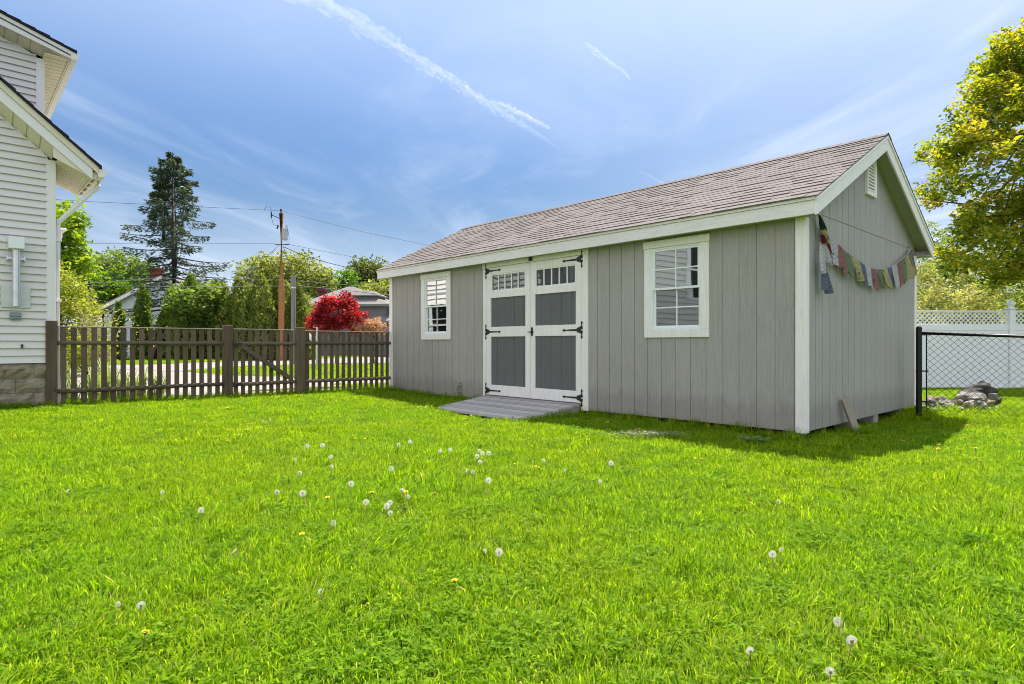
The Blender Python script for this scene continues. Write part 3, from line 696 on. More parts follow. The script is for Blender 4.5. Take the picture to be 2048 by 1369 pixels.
def post(root, x0, x1, zt):
    q = MB(); q.box(x0, x1, -.055, .075, gloc(x0) - .15, zt, random.random()); q.build('post', MS['fence'], root, .006)
fa = thing('picket_fence', 'brown picket fence section between white house and gate', 'fence', (*FO, 0), TH)
post(fa, -5.525, -5.395, 1.325); pickets(fa, [-5.355 + .1205 * i for i in range(18)], .067); rail(fa, -5.395, -3.185, 1.018, 1.02); rail(fa, -5.395, -3.185, .335, .343); cap(fa, -5.395, -3.183)
fb = thing('picket_fence', 'brown picket fence section between gate and grey shed', 'fence', (*FO, 0), TH)
post(fb, -1.955, -1.80, 1.303); pickets(fb, [-1.775 + .119 * i for i in range(15)], .067, 1.23); rail(fb, -1.80, -.012, 1.018, 1.02); rail(fb, -1.80, -.012, .33, .325); cap(fb, -1.80, -.006, 1.232)
gt = thing('picket_gate', 'brown picket gate with diagonal brace between two square posts', 'gate', (*FO, 0), TH)
pickets(gt, [-3.02 + .119 * i for i in range(9)], .067, 1.242); rail(gt, -3.015, -1.975, 1.012, 1.012); rail(gt, -3.015, -1.97, .325, .33); cap(gt, -3.02, -1.985, 1.244)
q = MB(); q.hexa([(-2.93, -.045, .945), (-2.06, -.045, .345), (-2.02, -.045, .405), (-2.89, -.045, 1.005), (-2.93, -.006, .945), (-2.06, -.006, .345), (-2.02, -.006, .405), (-2.89, -.006, 1.005)]); q.build('brace', MS['fence_rail'], gt, .006)
for z in (1.0, .33): q = MB(); q.box(-3.05, -2.9, -.05, -.044, z - .02, z + .02); q.tube([(-3.04, -.05, z - .04), (-3.04, -.05, z + .04)], .01, 6); q.build('hinge', MS['iron'], gt)
post(fa, -3.185, -3.05, 1.314)
# ================================================================ chain-link fence
cl = thing('chain_link_fence', 'black chain-link fence with round post beside the shed', 'fence', (5.63, 8.4, 0), math.atan2(-.42, .9))
q = MB(); q.tube([(0, 0, -.15), (0, 0, 1.205), (0, 0, 1.225), (0, 0, 1.245)], [.037, .037, .038, .022], 16); q.build('post', MS['blackmetal'], cl, smooth=False)
CLW = 3.2; dz = lambda x: -.045 * x
q = MB(); q.tube([(0.03, 0, 1.15), (CLW, 0, 1.15 + dz(CLW))], .019, 12); q.build('top_rail', MS['blackmetal'], cl, smooth=True)
q = MB(); q.tube([(.085, -.012, .06), (.085, -.012, 1.15)], .0085, 8); q.build('tension_bar', MS['blackmetal'], cl)
for z in (1.12, .62, .2):
    q = MB(); q.tube([(0, 0, z), (0, 0, z + .022)], .04, 14); q.box(.03, .11, -.014, .006, z, z + .018); q.build('tension_band', MS['blackmetal'], cl)
q = MB(); dx, dh = .046, .045; n = int(CLW / dx); top = 1.175; nr = 24
for i in range(-nr, n + 1):          # the woven zigzag wires, one diagonal pair per diamond
    pass
for i in range(0, n):                # each wire zigzags down one column
    x0 = .085 + i * dx
    pts = []
    for j in range(nr + 1):
        x = x0 + (dx if j % 2 else 0); pts.append((x, .022 if j % 2 else .028, top + dz(x) - j * dh))
    if i % 2 == 0: q.tube(pts, .0032, 4, True)
    else: q.tube([(2 * x0 + dx - p[0] if False else p[0], p[1], p[2]) for p in [(x0 + (0 if j % 2 else dx), .022 if j % 2 else .028, top + dz(x0) - j * dh) for j in range(nr + 1)]], .0032, 4, True)
q.build('wire_mesh', MS['blackmetal'], cl, recalc=False)
# ================================================================ white vinyl fence with lattice top
vf = thing('vinyl_fence', 'white vinyl privacy fence with lattice top and ball finial post', 'fence', (0, 14.0, 0))
zb_, x0, x1 = -.09, 4.2, 24.0
posts = [6.7, 9.1 - .0 + 0, 11.5, 13.93, 16.36, 18.8]
posts = [11.5 + 2.43 * k for k in range(-3, 6)]
for px in posts:
    q = MB(); q.box(px - .13 / 2 * 2 / 2, px + .065, -.065, .065, zb_ - .1, 1.80); po = q.build('post', MS['vinyl'], vf, .006)
    c = MB(); c.box(px - .085, px + .085, -.085, .085, 1.80, 1.83); prof = [(.06, 1.83), (.045, 1.86), (.06, 1.88), (.085, 1.93), (.075, 1.975), (.045, 2.01), (.03, 2.03), (.012, 2.055)]
    c.tube([(px, 0, z) for _, z in prof], [r for r, _ in prof], 12); c.build('finial', MS['vinyl'], po)
for a, b in zip(posts, posts[1:]):
    l, r = a + .066, b - .066
    for o_, za_, zt_ in ((.022, 1.745, 1.775), (.025, 1.31, 1.455), (.025, zb_, zb_ + .12)): q = MB(); q.box(l, r, -o_, o_, za_, zt_); q.build('rail', MS['vinyl'], vf, .003)
    q = MB(); nb = 14; wv = (r - l) / nb
    for i in range(nb): q.box(l + i * wv + .002, l + (i + 1) * wv - .002, -.014, .014, zb_ + .121, 1.309)
    q.box(l, r, -.008, .008, zb_ + .121, 1.309)
    q.build('panel', MS['vinyl'], vf)
    q = MB(); za, zt = 1.456, 1.744; h = zt - za; st = .105; w2 = .022; k = l - h
    while k < r:
        for sgn in (1, -1):
            p0, p1 = (k, za), (k + h, zt)
            if sgn < 0: p0, p1 = (k, zt), (k + h, za)
            (xa, ya), (xb, yb) = p0, p1
            if xa < l: t = (l - xa) / (xb - xa); xa, ya = l, ya + (yb - ya) * t
            if xb > r: t = (r - xa) / (xb - xa); xb, yb = r, ya + (yb - ya) * t
            if xb - xa < .01: continue
            yy = -.006 if sgn > 0 else .002
            q.hexa([(xa - w2 * .7, yy, ya), (xb - w2 * .7, yy, yb), (xb - w2 * .7, yy + .006, yb), (xa - w2 * .7, yy + .006, ya), (xa + w2 * .7, yy, ya), (xb + w2 * .7, yy, yb), (xb + w2 * .7, yy + .006, yb), (xa + w2 * .7, yy + .006, ya)])
        k += st
    q.build('lattice', MS['vinyl'], vf, recalc=False)
# ================================================================ ground, driveway, road
def mat_ground():
    m = NT('lawn_soil'); v = m.coord(); n = m.noise(v, 1.2, 6); n2 = m.noise(v, 30, 3)
    col = m.ramp(n, [(.3, (.035, .075, .006)), (.7, (.065, .12, .008))]); col = m.mix(.5, col, m.ramp(n2, [(.3, (.03, .04, .01)), (.7, (.10, .13, .03))]))
    return m.fin(m.bsdf(col, .95, .1, 0, m.bump(n2, .6, .02)))
def hill(x, y):            # the bank behind the white fence
    t = np.clip((y - 16.5) / 22, 0, 1); s = np.clip((x - 3) / 6, 0, 1)
    return 4.2 * t * t * (3 - 2 * t) * s
xs = np.concatenate([np.linspace(-1500, -60, 9), np.linspace(-40, -16, 7), np.arange(-14, 16.1, .4), np.linspace(18, 60, 15), np.linspace(120, 1500, 8)])
ys = np.concatenate([np.linspace(-400, -20, 6), np.linspace(-12, -1, 6), np.arange(0, 18.1, .4), np.linspace(19, 60, 28), np.linspace(100, 3000, 9)])
X, Y = np.meshgrid(xs, ys); Z = gz(X, Y) + hill(X, Y)
nx, ny = len(xs), len(ys); I = np.arange(nx * ny).reshape(ny, nx)
Q = np.stack([I[:-1, :-1], I[:-1, 1:], I[1:, 1:], I[1:, :-1]], -1).reshape(-1, 4)
g = np_mesh('ground', np.stack([X, Y, Z], -1).reshape(-1, 3), Q, np.full(len(Q), .5), mat_ground(), smooth=True); tag(g, kind='structure')
def mat_asphalt(name, c):
    m = NT(name); v = m.coord(); n = m.noise(v, 60, 3, .7); n2 = m.noise(v, .6, 4)
    col = m.mix(.4, m.ramp(n2, [(.3, mul(c, .85)), (.7, mul(c, 1.1))]), m.ramp(n, [(.3, mul(c, .7)), (.7, mul(c, 1.25))]))
    return m.fin(m.bsdf(col, .9, .2, 0, m.bump(n, .3, .01)))
def sheet(name, poly, mat, dz):
    bm = bmesh.new(); vs = [bm.verts.new((x, y, 0)) for x, y in poly]; bm.faces.new(vs)
    bmesh.ops.triangulate(bm, faces=bm.faces); bmesh.ops.subdivide_edges(bm, edges=bm.edges, cuts=5, use_grid_fill=True)
    for v in bm.verts: v.co.z = float(gz(v.co.x, v.co.y)) + dz
    bmesh.ops.recalc_face_normals(bm, faces=bm.faces)
    me = bpy.data.meshes.new(name); bm.to_mesh(me); bm.free(); me.materials.append(mat)
    o = bpy.data.objects.new(name, me); COL.objects.link(o); return tag(o, kind='structure')
fx = lambda t, o: (FO[0] + t * E2[0] + o * E1[0], FO[1] + t * E2[1] + o * E1[1])
ASP = mat_asphalt('pale_asphalt', (.29, .265, .255))
sheet('driveway', [fx(-5.0, 1.0), fx(-1.0, .35), fx(3.0, .4), fx(8, .5), (2.5, 14.0 + 5), (-3.4, 16.4), (-9.2, 19.2), (-11.8, 21.8), (-17, 25), (-14.5, 19.0)], ASP, .010)
sheet('road', [(-60, 8.0), (-17, 24.9), (-11.9, 21.7), (-12.0, 25.2), (-6.5, 31), (6, 44), (30, 70), (24, 76), (-10, 47.5), (-15.4, 38), (-17.2, 29.5), (-40, 22.0), (-60, 15)], mat_asphalt('road_asphalt', (.28, .26, .255)), .018)
# ================================================================ camera, sun, sky
cam = bpy.data.cameras.new('camera'); co = bpy.data.objects.new('camera', cam); COL.objects.link(co); SC.camera = co
co.location = (0, 0, 1.0); co.rotation_euler = (R(90), 0, 0)
cam.sensor_width = 36; cam.lens = 36 * F / 2048; cam.shift_y = (VH - 684.5) / 2048; cam.clip_start = .05; cam.clip_end = 30000
SD = Vector((.342, 1.128, 2.48)).normalized()
sun = bpy.data.lights.new('sun', 'SUN'); so_ = bpy.data.objects.new('sun', sun); COL.objects.link(so_)
sun.energy = SUN_E; sun.angle = R(.55); sun.color = (1, .92, .78); so_.rotation_euler = SD.to_track_quat('Z', 'Y').to_euler()
wd = bpy.data.worlds.new('World'); SC.world = wd; wd.use_nodes = True; t = wd.node_tree; t.nodes.clear()
def wn(typ, **kw):
    x = t.nodes.new(typ)
    for k, v in kw.items():
        if k in x.inputs.keys(): x.inputs[k].default_value = v
        else: setattr(x, k, v)
    return x
sky = wn('ShaderNodeTexSky', sky_type='NISHITA', sun_disc=False, sun_elevation=math.asin(SD.z), sun_rotation=math.atan2(SD.x, SD.y), air_density=1.0, dust_density=SKY_DUST, ozone_density=2.2, altitude=50)
tc = wn('ShaderNodeTexCoord'); mp = wn('ShaderNodeMapping'); t.links.new(tc.outputs['Generated'], mp.inputs['Vector'])
sep = wn('ShaderNodeSeparateXYZ'); t.links.new(tc.outputs['Generated'], sep.inputs[0])
# thin cirrus: project the view direction on a high flat layer so streaks flatten towards the horizon
mx = wn('ShaderNodeMath', operation='MAXIMUM'); mx.inputs[1].default_value = .06; t.links.new(sep.outputs['Z'], mx.inputs[0])
dv = wn('ShaderNodeVectorMath', operation='DIVIDE'); cmb = wn('ShaderNodeCombineXYZ')
for i in range(3): t.links.new(mx.outputs[0], cmb.inputs[i])
t.links.new(tc.outputs['Generated'], dv.inputs[0]); t.links.new(cmb.outputs[0], dv.inputs[1])
def cirrus(scale, st, lo, hi, amt, rot, dist=1.6):
    m2 = wn('ShaderNodeMapping'); m2.inputs['Scale'].default_value = st; m2.inputs['Rotation'].default_value = (0, 0, R(rot)); t.links.new(dv.outputs[0], m2.inputs['Vector'])
    n = wn('ShaderNodeTexNoise'); n.inputs['Scale'].default_value = scale; n.inputs['Detail'].default_value = 8; n.inputs['Roughness'].default_value = .58; n.inputs['Distortion'].default_value = dist
    t.links.new(m2.outputs[0], n.inputs['Vector']); r = wn('ShaderNodeMapRange', interpolation_type='SMOOTHSTEP'); r.inputs['From Min'].default_value = lo; r.inputs['From Max'].default_value = hi; r.inputs['To Max'].default_value = amt
    t.links.new(n.outputs['Fac'], r.inputs['Value']); return r.outputs[0]
c1 = cirrus(.55, (1, .35, 1), .42, .80, .34, 25); c2 = cirrus(.9, (1, .4, 1), .50, .88, .26, -30, 1.8)
ad = wn('ShaderNodeMath', operation='ADD'); t.links.new(c1, ad.inputs[0]); t.links.new(c2, ad.inputs[1])
def rng(src, f0, f1, t0, t1):
    r = wn('ShaderNodeMapRange', interpolation_type='SMOOTHSTEP'); t.links.new(src, r.inputs['Value'])
    for k, v in zip(('From Min', 'From Max', 'To Min', 'To Max'), (f0, f1, t0, t1)): r.inputs[k].default_value = v
    return r.outputs[0]
def mixn(fac, a, b, mode='MIX'):
    x = wn('ShaderNodeMix', data_type='RGBA', blend_type=mode)
    for sock, v in ((x.inputs[0], fac), (x.inputs[6], a), (x.inputs[7], b)):
        if hasattr(v, 'is_output'): t.links.new(v, sock)
        elif isinstance(v, (int, float)): sock.default_value = v
        else: sock.default_value = (*v, 1)
    return x.outputs[2]
# the glare of the horizon is tamed, a little white haze lies low, and an unseen cloud bank, added behind the viewer, brightens the shaded walls
low = rng(sep.outputs['Z'], 0.0, .75, LOWK, 1.0); lowc = wn('ShaderNodeCombineXYZ')
for i in range(3): t.links.new(low, lowc.inputs[i])
col = mixn(1.0, mixn(1.0, sky.outputs[0], SKY_TINT, 'MULTIPLY'), lowc.outputs[0], 'MULTIPLY')
hzf = rng(sep.outputs['Z'], 0.0, .24, .85, 0.06); hi = rng(sep.outputs['Z'], .28, .56, 0.0, .46); sidep = rng(sep.outputs['X'], -.12, .45, .0, .30)
for q_ in (hi, sidep):
    a_ = wn('ShaderNodeMath', operation='ADD'); t.links.new(hzf, a_.inputs[0]); t.links.new(q_, a_.inputs[1]); hzf = a_.outputs[0]
ad2 = wn('ShaderNodeMath', operation='ADD', use_clamp=True); t.links.new(ad.outputs[0], ad2.inputs[0]); t.links.new(hzf, ad2.inputs[1])
col = mixn(ad2.outputs[0], col, CLOUD)
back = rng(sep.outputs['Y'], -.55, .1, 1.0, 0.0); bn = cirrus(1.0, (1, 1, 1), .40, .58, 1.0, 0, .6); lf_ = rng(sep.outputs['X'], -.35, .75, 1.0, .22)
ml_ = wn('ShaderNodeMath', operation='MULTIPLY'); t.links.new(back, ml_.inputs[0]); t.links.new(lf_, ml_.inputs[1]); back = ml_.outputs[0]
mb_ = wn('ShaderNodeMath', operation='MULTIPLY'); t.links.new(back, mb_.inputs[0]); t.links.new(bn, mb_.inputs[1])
col = mixn(mb_.outputs[0], col, FILL_CLOUD)
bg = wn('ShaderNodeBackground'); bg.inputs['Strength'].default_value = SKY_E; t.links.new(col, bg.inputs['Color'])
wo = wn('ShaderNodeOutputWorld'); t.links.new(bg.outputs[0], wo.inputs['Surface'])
SC.view_settings.view_transform = 'Standard'; SC.view_settings.look = 'None'; SC.view_settings.exposure = EXPO; SC.view_settings.gamma = 1
SC.cycles.max_bounces = 8; SC.cycles.diffuse_bounces = 4; SC.cycles.transparent_max_bounces = 12; SC.cycles.transmission_bounces = 4
SC.cycles.filter_width = .95; SC.cycles.use_adaptive_sampling = False; SC.cycles.use_denoising = DENOISE; SC.cycles.sample_clamp_indirect = 6
# ================================================================ vegetation helpers
def unit(v): return v / np.maximum(np.linalg.norm(v, axis=-1, keepdims=True), 1e-9)
def leaves(name, P, size, mat, parent, tint, up=.35, aspect=.55, droop=None, direction=None, fold=.25):
    """one small folded leaf per point"""
    n = len(P); d = RNG.normal(size=(n, 3)); d[:, 2] *= .5
    if direction is not None: d = direction + d * .45
    d = unit(d); nr = RNG.normal(size=(n, 3)) * (1 - up); nr[:, 2] += up * 1.6
    sd = unit(np.cross(d, nr)); nr = unit(np.cross(sd, d))
    s = (size * RNG.uniform(.65, 1.35, n))[:, None]
    tip = P + d * s; mid = P + d * s * .48 - nr * s * fold * .3
    a = mid + sd * s * aspect * .5 + nr * s * fold * .3; b = mid - sd * s * aspect * .5 + nr * s * fold * .3
    V = np.stack([P, a, tip, b], 1).reshape(-1, 3); i = np.arange(n)[:, None] * 4
    Q = np.concatenate([i + [0, 1, 2], i + [0, 2, 3]], 1).reshape(-1, 3)
    return np_mesh(name, V, Q, np.repeat(np.clip(tint, 0, 1), 2), mat, parent)
def blobs(lobes, n_clump, shell=.55):
    out = []; w = np.array([l[3] * l[4] * l[5] for l in lobes]) ** .7; w /= w.sum()
    for k in RNG.choice(len(lobes), n_clump, p=w):
        cx, cy, cz, rx, ry, rz = lobes[k]; d = unit(RNG.normal(size=3)); r = RNG.uniform(shell, 1.0) ** .6
        out.append((cx + d[0] * rx * r, cy + d[1] * ry * r, cz + d[2] * rz * r))
    return np.array(out)
BARK = mat_plain('bark', (.13, .10, .08), .95, .35, 12, .1, bump=.8, bscale=30, stretch=(1, 1, .3))
BARKD = mat_plain('dark_bark', (.075, .06, .055), .95, .35, 12, .1, bump=.8, bscale=30, stretch=(1, 1, .3))
BARKG = mat_plain('grey_bark', (.085, .08, .08), .95, .3, 12, .1, bump=.8, bscale=30, stretch=(1, 1, .3))
def tree(name, label, base, lobes, n_clump, per, size, mat, trunk_r=.16, cl_r=.35, group=None, aspect=.55, cat='tree', bark=None, limbs=24, fork=.35, up=.3, tvar=.55, trunk=True, sun_side=0):
    root = thing(name, label, cat, base, 0, group)
    lobes = [(l[0] - base[0], l[1] - base[1], l[2] - base[2], *l[3:]) for l in lobes]
    C = blobs(lobes, n_clump)
    if trunk:
        top = max(l[2] for l in lobes); tz = min(l[2] - l[5] * .5 for l in lobes); tx = np.mean([l[0] for l in lobes]); ty = np.mean([l[1] for l in lobes])
        m = MB(); pts = [(0, 0, -.3), (tx * .1, ty * .1, top * .2), (tx * .4 + .05, ty * .4, top * .55), (tx * .8, ty * .8, top * .95)]
        m.tube(pts, [trunk_r * 1.25, trunk_r, trunk_r * .7, trunk_r * .22], 9)
        for c in C[RNG.permutation(len(C))[:limbs]]:
            t = RNG.uniform(fork, .95); a = Vector(pts[1]).lerp(Vector(pts[3]), t); b = Vector(c); q = a.lerp(b, .5); q.z += (b - a).length * .10 * RNG.uniform(-.3, 1.5)
            r0 = trunk_r * .38 * (1.1 - t * .7); m.tube([a, q, b], [r0, r0 * .6, r0 * .18], 5)
        m.build('trunk', bark or BARK, root, smooth=True)
    n = n_clump * per; k = np.repeat(np.arange(n_clump), per)
    g = unit(RNG.normal(size=(n, 3))) * RNG.uniform(0, 1, (n, 1)) ** .42 * cl_r * np.array([1.05, 1.05, .75]); P = C[k] + g
    tint = .5 + (RNG.normal(size=n_clump) * .16)[k] + RNG.normal(size=n) * .17 * tvar / .55
    leaves('crown', P, size, mat, root, tint, up, aspect)
    return root
def lob(u, v, y, ru, rv, depth=None):     # an ellipsoid crown lobe whose outline covers a photo region at distance y
    p = at(u, v, y); k = y / F
    return (p.x, y, p.z, ru * k, depth or ru * k, rv * k)
LEAF = {}
def L_(key, *stops, **kw): LEAF[key] = mat_leaf('leaf_' + key, [(i / (len(stops) - 1), c) for i, c in enumerate(stops)], **kw)
L_('maple', (.07, .14, .010), (.17, .28, .016), (.29, .39, .028), trans=.5)
L_('honey', (.12, .16, .018), (.27, .33, .035), (.46, .44, .10), trans=.5)
L_('mid', (.055, .10, .018), (.13, .205, .035), (.23, .31, .06), trans=.45)
L_('bright', (.05, .11, .008), (.11, .22, .012), (.19, .31, .02), trans=.5)
L_('pale', (.11, .14, .03), (.21, .25, .06), (.32, .35, .10), trans=.5)
L_('olive', (.045, .065, .018), (.10, .135, .035), (.17, .21, .06), trans=.4)
L_('arbor', (.04, .08, .014), (.11, .18, .028), (.22, .29, .045), trans=.35)
L_('arborlight', (.075, .11, .022), (.18, .235, .045), (.30, .34, .09), trans=.4)
L_('spruce', (.03, .055, .028), (.075, .115, .055), (.13, .165, .085), trans=.2, warm=(1, 1, .7))
L_('pine', (.015, .03, .02), (.035, .06, .035), (.06, .085, .05), trans=.2)
L_('red', (.10, .008, .016), (.30, .02, .032), (.58, .08, .065), trans=.5, warm=(1.2, .6, .5))
L_('pink', (.22, .10, .08), (.42, .26, .17), (.52, .42, .25), trans=.45, warm=(1.1, .9, .7))
L_('copper', (.06, .115, .012), (.15, .24, .02), (.31, .36, .025), (.40, .34, .035), trans=.55, warm=(1.25, 1.05, .3))
L_('bank', (.17, .18, .06), (.32, .34, .12), (.48, .46, .24), trans=.45)
L_('bankgreen', (.11, .17, .03), (.24, .32, .06), (.36, .42, .11), trans=.45)
L_('strap', (.10, .17, .05), (.22, .32, .11), (.45, .50, .30), trans=.4)
def conifer(name, label, base, h, r, mat, nb=60, per=70, size=.16, gap=0, trunk_r=None, z0=0, rag=(.65, 1.12), group=None, bark=None, shape=1.0, lean=0, lo=.06, dirv=.9, density_top=1.0):
    """whorled conifer: drooping limbs carrying flat sprays of short needles"""
    root = thing(name, label, 'tree', base, 0, group); tr = trunk_r or h * .013
    m = MB(); m.tube([(0, 0, -.3 if not z0 else z0 * h), (.01 * h, 0, h * (.5 + z0 / 2)), (0, 0, h)], [tr * 1.3, tr * .8, tr * .12], 9); PS = []; DS = []; TS = []
    for i in range(nb):
        t = lo + (1 - lo) * (i + RNG.uniform(0, 1)) / nb; z = h * t; ln = r * ((1 - t) ** shape) * RNG.uniform(*rag) + .04 * h * .25
        w = i * 2.39996 + RNG.uniform(-.5, .5); dv = np.array([math.cos(w), math.sin(w), 0])
        k = 7; pts = []
        for j in range(k):
            s = j / (k - 1); pts.append(dv * ln * s + np.array([0, 0, z - ln * (.32 * s - .22 * s * s) * dirv]))
        pts = np.array(pts)
        if gap: m.tube([tuple(p) for p in pts], [tr * .34 * (1.05 - t) * (1 - .8 * s / (k - 1)) + .006 for s in range(k)], 4)
        n = int(per * (.35 + .65 * ln / r) * (density_top if t > .8 else 1)); s = RNG.uniform(gap if t < .75 else 0.02, 1, n) ** .8
        idx = s * (k - 1); lo_ = np.floor(idx).astype(int).clip(0, k - 2); fr = (idx - lo_)[:, None]; p = pts[lo_] * (1 - fr) + pts[lo_ + 1] * fr
        sidev = np.array([-dv[1], dv[0], 0]); sp = RNG.normal(size=n) * ln * .20 * (1.15 - s); p = p + sidev * sp[:, None]; p[:, 2] -= np.abs(sp) * .4 + RNG.uniform(-size * .3, size * 1.5, n)
        PS.append(p); DS.append(dv * .8 + sidev * np.sign(sp)[:, None] * .8 + np.array([0, 0, -.35])); TS.append(np.full(n, .5 + RNG.normal() * .16) + RNG.normal(size=n) * .15)
    m.build('trunk', bark or BARKD, root, smooth=True)
    leaves('crown', np.concatenate(PS), size, mat, root, np.concatenate(TS), .45, .34, direction=np.concatenate(DS), fold=.1)
    return root
def arborvitae(label, base, h, r, mat, n=4500, size=.16, group='arborvitae along the street'):
    root = thing('arborvitae', label, 'tree', base, 0, group)
    m = MB(); m.tube([(0, 0, -.2), (0, 0, h * .9)], [.07, .015], 6); m.build('trunk', BARK, root)
    PP = []; DD = []; TT = []
    for q in range(7):
        k = n // 6 if q else n // 2; hh = h * (1 if q == 0 else RNG.uniform(.5, .97)); r1 = r * (.8 if q == 0 else RNG.uniform(.35, .6)); a0 = RNG.uniform(0, 6.28); ox, oy = (0, 0) if q == 0 else (math.cos(a0) * r * .6, math.sin(a0) * r * .5)
        t = RNG.uniform(0.0, 1, k) ** 1.15; w = RNG.uniform(0, 2 * math.pi, k); p1, p2 = RNG.uniform(0, 6.28, 2)
        lump = 1 + .22 * np.sin(3 * w + 6 * t + p1) + .18 * np.sin(5 * w - 11 * t + p2) + .10 * np.sin(23 * t + w)
        prof = (np.clip(1 - t, 0, 1) ** .62) * (.75 + .6 * np.minimum(t * 3, .42)) * lump; rr = r1 * prof * RNG.uniform(.4, 1.15, k) ** .5
        PP.append(np.stack([ox + rr * np.cos(w), oy + rr * np.sin(w), t * hh], 1)); DD.append(np.stack([np.cos(w) * .6, np.sin(w) * .6, np.full(k, .8)], 1)); TT.append(.5 + RNG.normal() * .08 + .18 * np.sin(4 * w + 7 * t + p1) + RNG.normal(size=k) * .17)
    P = np.concatenate(PP); D = np.concatenate(DD); tint = np.concatenate(TT)
    leaves('crown', P, size, mat, root, tint, .1, .42, direction=D, fold=.15)
    return root
def gnd(u, y): x = (u - 1024) / F * y; return (x, y, float(gz(x, y)) + float(hill(x, y)))
# ---------------------------------------------------------------- beyond the picket fence, from the house towards the shed
tree('maple_tree', 'bright green maple leaning out behind the white house corner', gnd(40, 22), [lob(85, 440, 21, 60, 45, 1.3), lob(140, 455, 21, 38, 24, .9), lob(70, 520, 21, 65, 60, 1.3), lob(120, 530, 21, 48, 34, .9), lob(130, 500, 21, 36, 30, .8)], 110, 100, .19, LEAF['maple'], .16, .45)
tree('honeysuckle_shrub', 'tall yellow-green flowering shrub filling the corner behind fence post and house', gnd(125, 18.5), [lob(100, 600, 18.5, 66, 70, 1.3), lob(138, 650, 18.5, 44, 50, 1.0), lob(130, 705, 18.5, 58, 44, 1.0), lob(70, 560, 18.5, 50, 50, 1.0)], 130, 100, .10, LEAF['honey'], .06, .36, cat='shrub', fork=.05)
tree('honeysuckle_shrub', 'low sprawling yellow shrub with bare arching twigs behind the pickets', gnd(175, 13.2), [lob(185, 705, 13.2, 40, 34, .5), lob(145, 720, 13.2, 34, 40, .5)], 36, 50, .07, LEAF['honey'], .03, .24, cat='shrub', limbs=40, fork=.02)
m = MB(); tw = thing('twiggy_bush', 'tangle of pale bare twigs rising over the fence top', 'shrub', gnd(196, 13.2))
for i in range(46):
    a = random.uniform(0, 6.28); l = random.uniform(.8, 1.35); sx = random.uniform(.12, .5); b = (math.cos(a) * .12, math.sin(a) * .12, 0)
    m.tube([b, (math.cos(a) * sx * .5, math.sin(a) * sx * .5, l * .75), (math.cos(a) * sx, math.sin(a) * sx, l * 1.25), (math.cos(a) * sx * 1.5, math.sin(a) * sx * 1.5, l * 1.3 + random.uniform(-.1, .15))], [.009, .007, .005, .003], 4)
m.build('twig', mat_plain('twig', (.42, .36, .25), .9, .2), tw); tag(tw.children[0], kind='stuff')
P = RNG.normal(size=(700, 3)) * np.array([.38, .3, .30]) + np.array([0, 0, 1.3]); leaves('foliage', P, .05, LEAF['honey'], tw, RNG.uniform(0, 1, 700))
# leafy perennials at the foot of the fence
def strap_clump(label, x, y, n, h, w, mat, spread=.3, name='daylily_clump'):
    root = thing(name, label, 'plant', (x, y, float(gz(x, y))), 0, 'strap-leaved plants behind the pickets'); V = []; Q = []; T = []
    for i in range(n):
        a = random.uniform(0, 6.28); hh = h * random.uniform(.6, 1.1); sp = spread * random.uniform(.4, 1.2); bx, by = random.gauss(0, .06), random.gauss(0, .06)
        ca, sa = math.cos(a), math.sin(a); b0 = len(V)
        for j in range(5):
            t = j / 4; px = bx + ca * sp * t ** 1.5; py = by + sa * sp * t ** 1.5; pz = hh * (t * 1.5 - .62 * t * t * t) ; ww = w * (1 - t ** 2 * .9) * .5
            V += [(px - sa * ww, py + ca * ww, pz), (px + sa * ww, py - ca * ww, pz)]
        for j in range(4): k = b0 + 2 * j; Q.append((k, k + 1, k + 3, k + 2)); T.append(random.gauss(.5, .22))
    np_mesh('foliage', np.array(V), np.array(Q), np.clip(T, 0, 1), mat, root)
for i, (tt, oo) in enumerate(((-5.2, .35), (-4.95, .5), (-4.75, .3), (-4.5, .55), (-4.3, .32), (-4.05, .4), (-5.35, .75), (-4.7, .8))):
    strap_clump(('first', 'second', 'third', 'fourth', 'fifth', 'sixth', 'seventh', 'eighth')[[0, 2, 3, 5, 6, 7, 1, 4][i]] + ' pale strap-leaved clump from the house behind the pickets', *fx(tt, oo), 42, .55 if i < 6 else .7, .022, LEAF['strap'])
# far trees behind the street
tree('broadleaf_tree', 'mid green airy tree behind the chimney of the distant white house', gnd(250, 66), [lob(240, 545, 66, 52, 42), lob(285, 570, 66, 40, 45), lob(200, 560, 66, 40, 40)], 90, 65, .42, LEAF['mid'], .25, 1.1)
tree('broadleaf_tree', 'bright yellow-green tree crowding the distant white house roof', gnd(180, 60), [lob(195, 590, 60, 62, 36), lob(240, 572, 60, 42, 30), lob(140, 580, 60, 42, 40)], 95, 70, .38, LEAF['bright'], .2, .9)
conifer('pine_tree', 'dark pine peeking out behind the bright maple', gnd(158, 50), 9.2, 2.6, LEAF['pine'], 46, 60, .4, .25)
conifer('pine_tree', 'dark narrow pine rising among pale trees beside the maple', gnd(205, 62), 9.0, 2.4, LEAF['pine'], 40, 55, .45, .2)
conifer('spruce_tree', 'tall ragged spruce with bare lower trunk standing by itself against the sky', gnd(345, 45), 15.2, 4.9, LEAF['spruce'], 84, 330, .23, .24, .27, shape=.58, lo=.22, dirv=.8, density_top=2.0, bark=BARKG, rag=(.45, 1.15))
conifer('spruce_tree', 'slender second leader of the ragged spruce', gnd(326, 45.4), 14.4, 2.6, LEAF['spruce'], 34, 170, .23, .1, .1, shape=.8, lo=.66, dirv=.9, z0=.6)
tree('broadleaf_tree', 'low leafy tree at the foot of the tall spruce', gnd(300, 38), [lob(400, 600, 38, 50, 34)], 40, 70, .28, LEAF['mid'], .15, .8)
